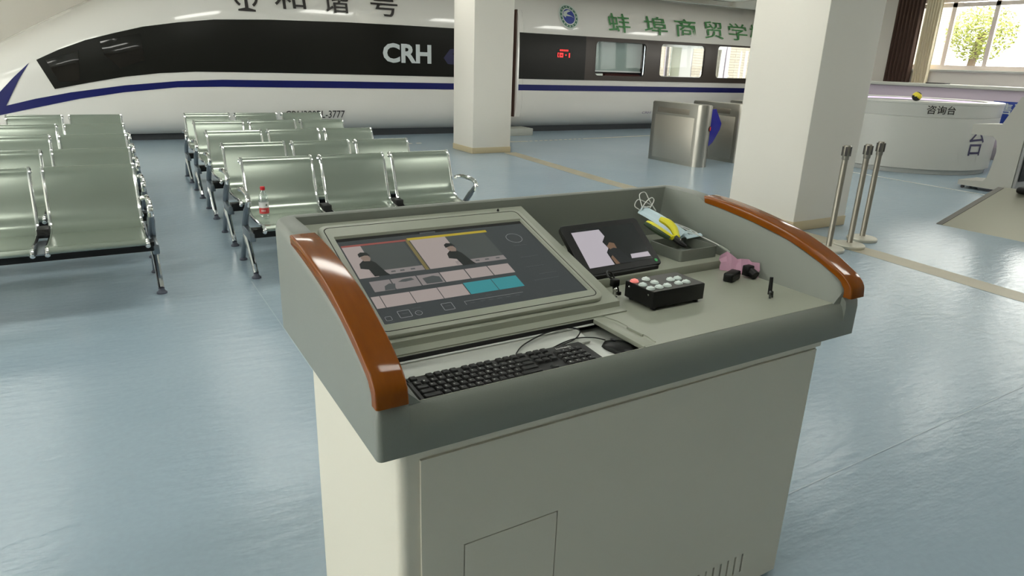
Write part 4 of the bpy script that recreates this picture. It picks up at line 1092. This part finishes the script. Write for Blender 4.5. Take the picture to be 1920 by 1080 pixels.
# curtains
def curtain(name, label, y0, y1, z0, z1, m, amp, folds, skew):
    bm = NB(); N = folds * 8; V = []
    for i in range(N + 1):
        u = i / N; col = []
        for j in range(9):
            w = j / 8; z = z0 + (z1 - z0) * w; y = y0 + (y1 - y0) * u + skew * (w - .5)
            col.append(bm.verts.new((XR - .14 + amp * sin(u * folds * 2 * pi + .6 * sin(w * 3)), y, z)))
        V.append(col)
    for i in range(N):
        for j in range(8): bm.faces.new((V[i][j], V[i + 1][j], V[i + 1][j + 1], V[i][j + 1]))
    bm.normal_update(); bmesh.ops.solidify(bm, geom=bm.faces[:], thickness=.006)
    return tag(obj(name, bm, m, angle=60), label, 'curtain')
curtain('curtain', 'dark brown pleated curtain beside the bright window', 10.46, 11.15, .1, 3.6, BROWN, .05, 7, 0)
curtain('curtain', 'cream sheer curtain gathered against the brown curtain', 10.0, 10.40, .1, 3.6, SHEER, .035, 6, 0)
# kiosk on castors
KI = thing('operator_console', 'white C-shaped console on castors standing behind the steel ramp', 'console', (11.2, 4.9, 0))
pts = [(5.314, .937), (5.305, .804), (5.002, .798), (4.937, .736), (4.908, .585), (4.931, .325), (4.948, .212), (4.99, .142), (5.327, .119), (5.325, .046), (4.60, .046), (4.60, .9), (4.60, 1.372), (4.765, 1.372), (4.925, .980), (5.30, .95)]
bm = NB(); prism(bm, [(a - 4.9, b) for a, b in pts], 'x', 0, .55); obj('body', bm, KIOSK, KI, angle=12)
bm = NB(); prism(bm, [(-.305, .05), (-.34, .05), (-.34, 1.3), (-.305, 1.372)], 'x', .02, .53); obj('back_panel', bm, mat('grey_back_panel', (.33, .33, .32), .5), KI)
bm = NB(); box(bm, .05, .5, -.36, -.341, .2, .9, .01); obj('vent_panel', bm, BLKM, KI)
for dx, dy in ((.03, .36), (.22, .33), (.45, .36), (.03, -.2), (.45, -.2)):
    bm = NB(); tube(bm, [(dx - .012, dy, .024), (dx + .012, dy, .024)], .024, 12); box(bm, dx - .006, dx + .006, dy - .01, dy + .012, .03, .05); obj('castor', bm, RUB, KI)
# baggage scanner ramp
RP = thing('scanner_ramp', 'sloping stainless ramp of a baggage scanner cut by the picture edge', 'ramp', (8.08, 3.2, 0))
bm = NB(); prism(bm, [(0, 0), (1.24, .345), (1.34, .345), (1.34, .30), (.03, -.0)], 'y', -1.3, .76)
bmesh.ops.recalc_face_normals(bm, faces=bm.faces); obj('ramp_plate', bm, mat('satin_plate', (.27, .265, .21), .42, metal=.55), RP)
bm = NB(); prism(bm, [(0, .004), (1.24, .349), (1.24, .315), (.06, 0)], 'y', .70, .764); obj('edge_trim', bm, mat('dark_steel_edge', (.13, .125, .11), .45, metal=.7), RP)
bm = NB(); box(bm, 1.30, 2.3, -1.3, .62, .0, .30); obj('frame', bm, DSTEEL, RP)
bm = NB(); box(bm, 1.10, 2.3, -1.3, .52, .325, .40, .03, 4); obj('belt', bm, BLK, RP)

# ================================================================== OUTSIDE THE WINDOWS
bm = NB(); box(bm, 10, 46, 24, 30, 0, 9)
FB = thing('neighbour_building', 'cream tiled building seen through the train windows', 'building', (28, 24, 0))
bmesh.ops.translate(bm, verts=bm.verts[:], vec=(-28, -24, 0)); obj('facade', bm, BRICK, FB)
for k in range(9):
    x = -13.2 + k * 2.6
    bm = NB(); box(bm, x, x + 1.15, -.05, .01, .9, 2.6); w = obj('window', bm, FGLASS, FB)
    bm = NB(); box(bm, x - .06, x + 1.21, -.07, -.052, 1.25, 1.32); obj('sash', bm, FRAMEW, w)
bm = NB(); box(bm, 16.2, 17.1, YB - .03, YB - .008, .95, 3.0); box(bm, 16.15, 17.15, YB - .06, YB + .01, 3.0, 3.07); tag(obj('roller_blind', bm, mat('pale_green_blind', (.50, .52, .42), .7)), 'pale blind hanging in the back window seen through the train', 'blind')
def tree(x, y, h, r, seed, label):
    t = thing('tree', label, 'tree', (x, y, 0), group='trees outside the right window')
    bm = NB(); tube(bm, spline([(0, 0, 0), (.1, .05, h * .3), (0, .1, h * .6), (.1, 0, h)], 3), .12, 8); obj('trunk', bm, BARK, t)
    rd = random.Random(seed); bm = NB()
    for k in range(3600):
        a = rd.uniform(0, 2 * pi); b = math.acos(rd.uniform(-1, 1)); q_ = r * rd.uniform(.15, 1) ** .5
        c = Vector((q_ * sin(b) * cos(a), q_ * sin(b) * sin(a) * 1.0, h + q_ * cos(b) * .9))
        s = rd.uniform(.03, .065); u = Vector((rd.uniform(-1, 1), rd.uniform(-1, 1), rd.uniform(-.6, .6))).normalized(); v = u.orthogonal().normalized()
        bm.faces.new([bm.verts.new(c + u * s * i + v * s * j * .6) for i, j in ((-1, 0), (0, -1), (1, 0), (0, 1))])
    obj('crown', bm, LEAF, t)
tree(23.2, 11.4, 2.9, .95, 1, 'leafy yellow-green tree outside the window, crown against the bright sky')
tree(25.5, 9.4, 2.0, .6, 2, 'smaller leafy tree low outside the window')

# carriage edge band strip at the ceiling (beam above the train)
bm = NB(); box(bm, XL, XR, 16.9, 17.19, 3.35, 3.69); struct(obj('ceiling_beam', bm, WALL))
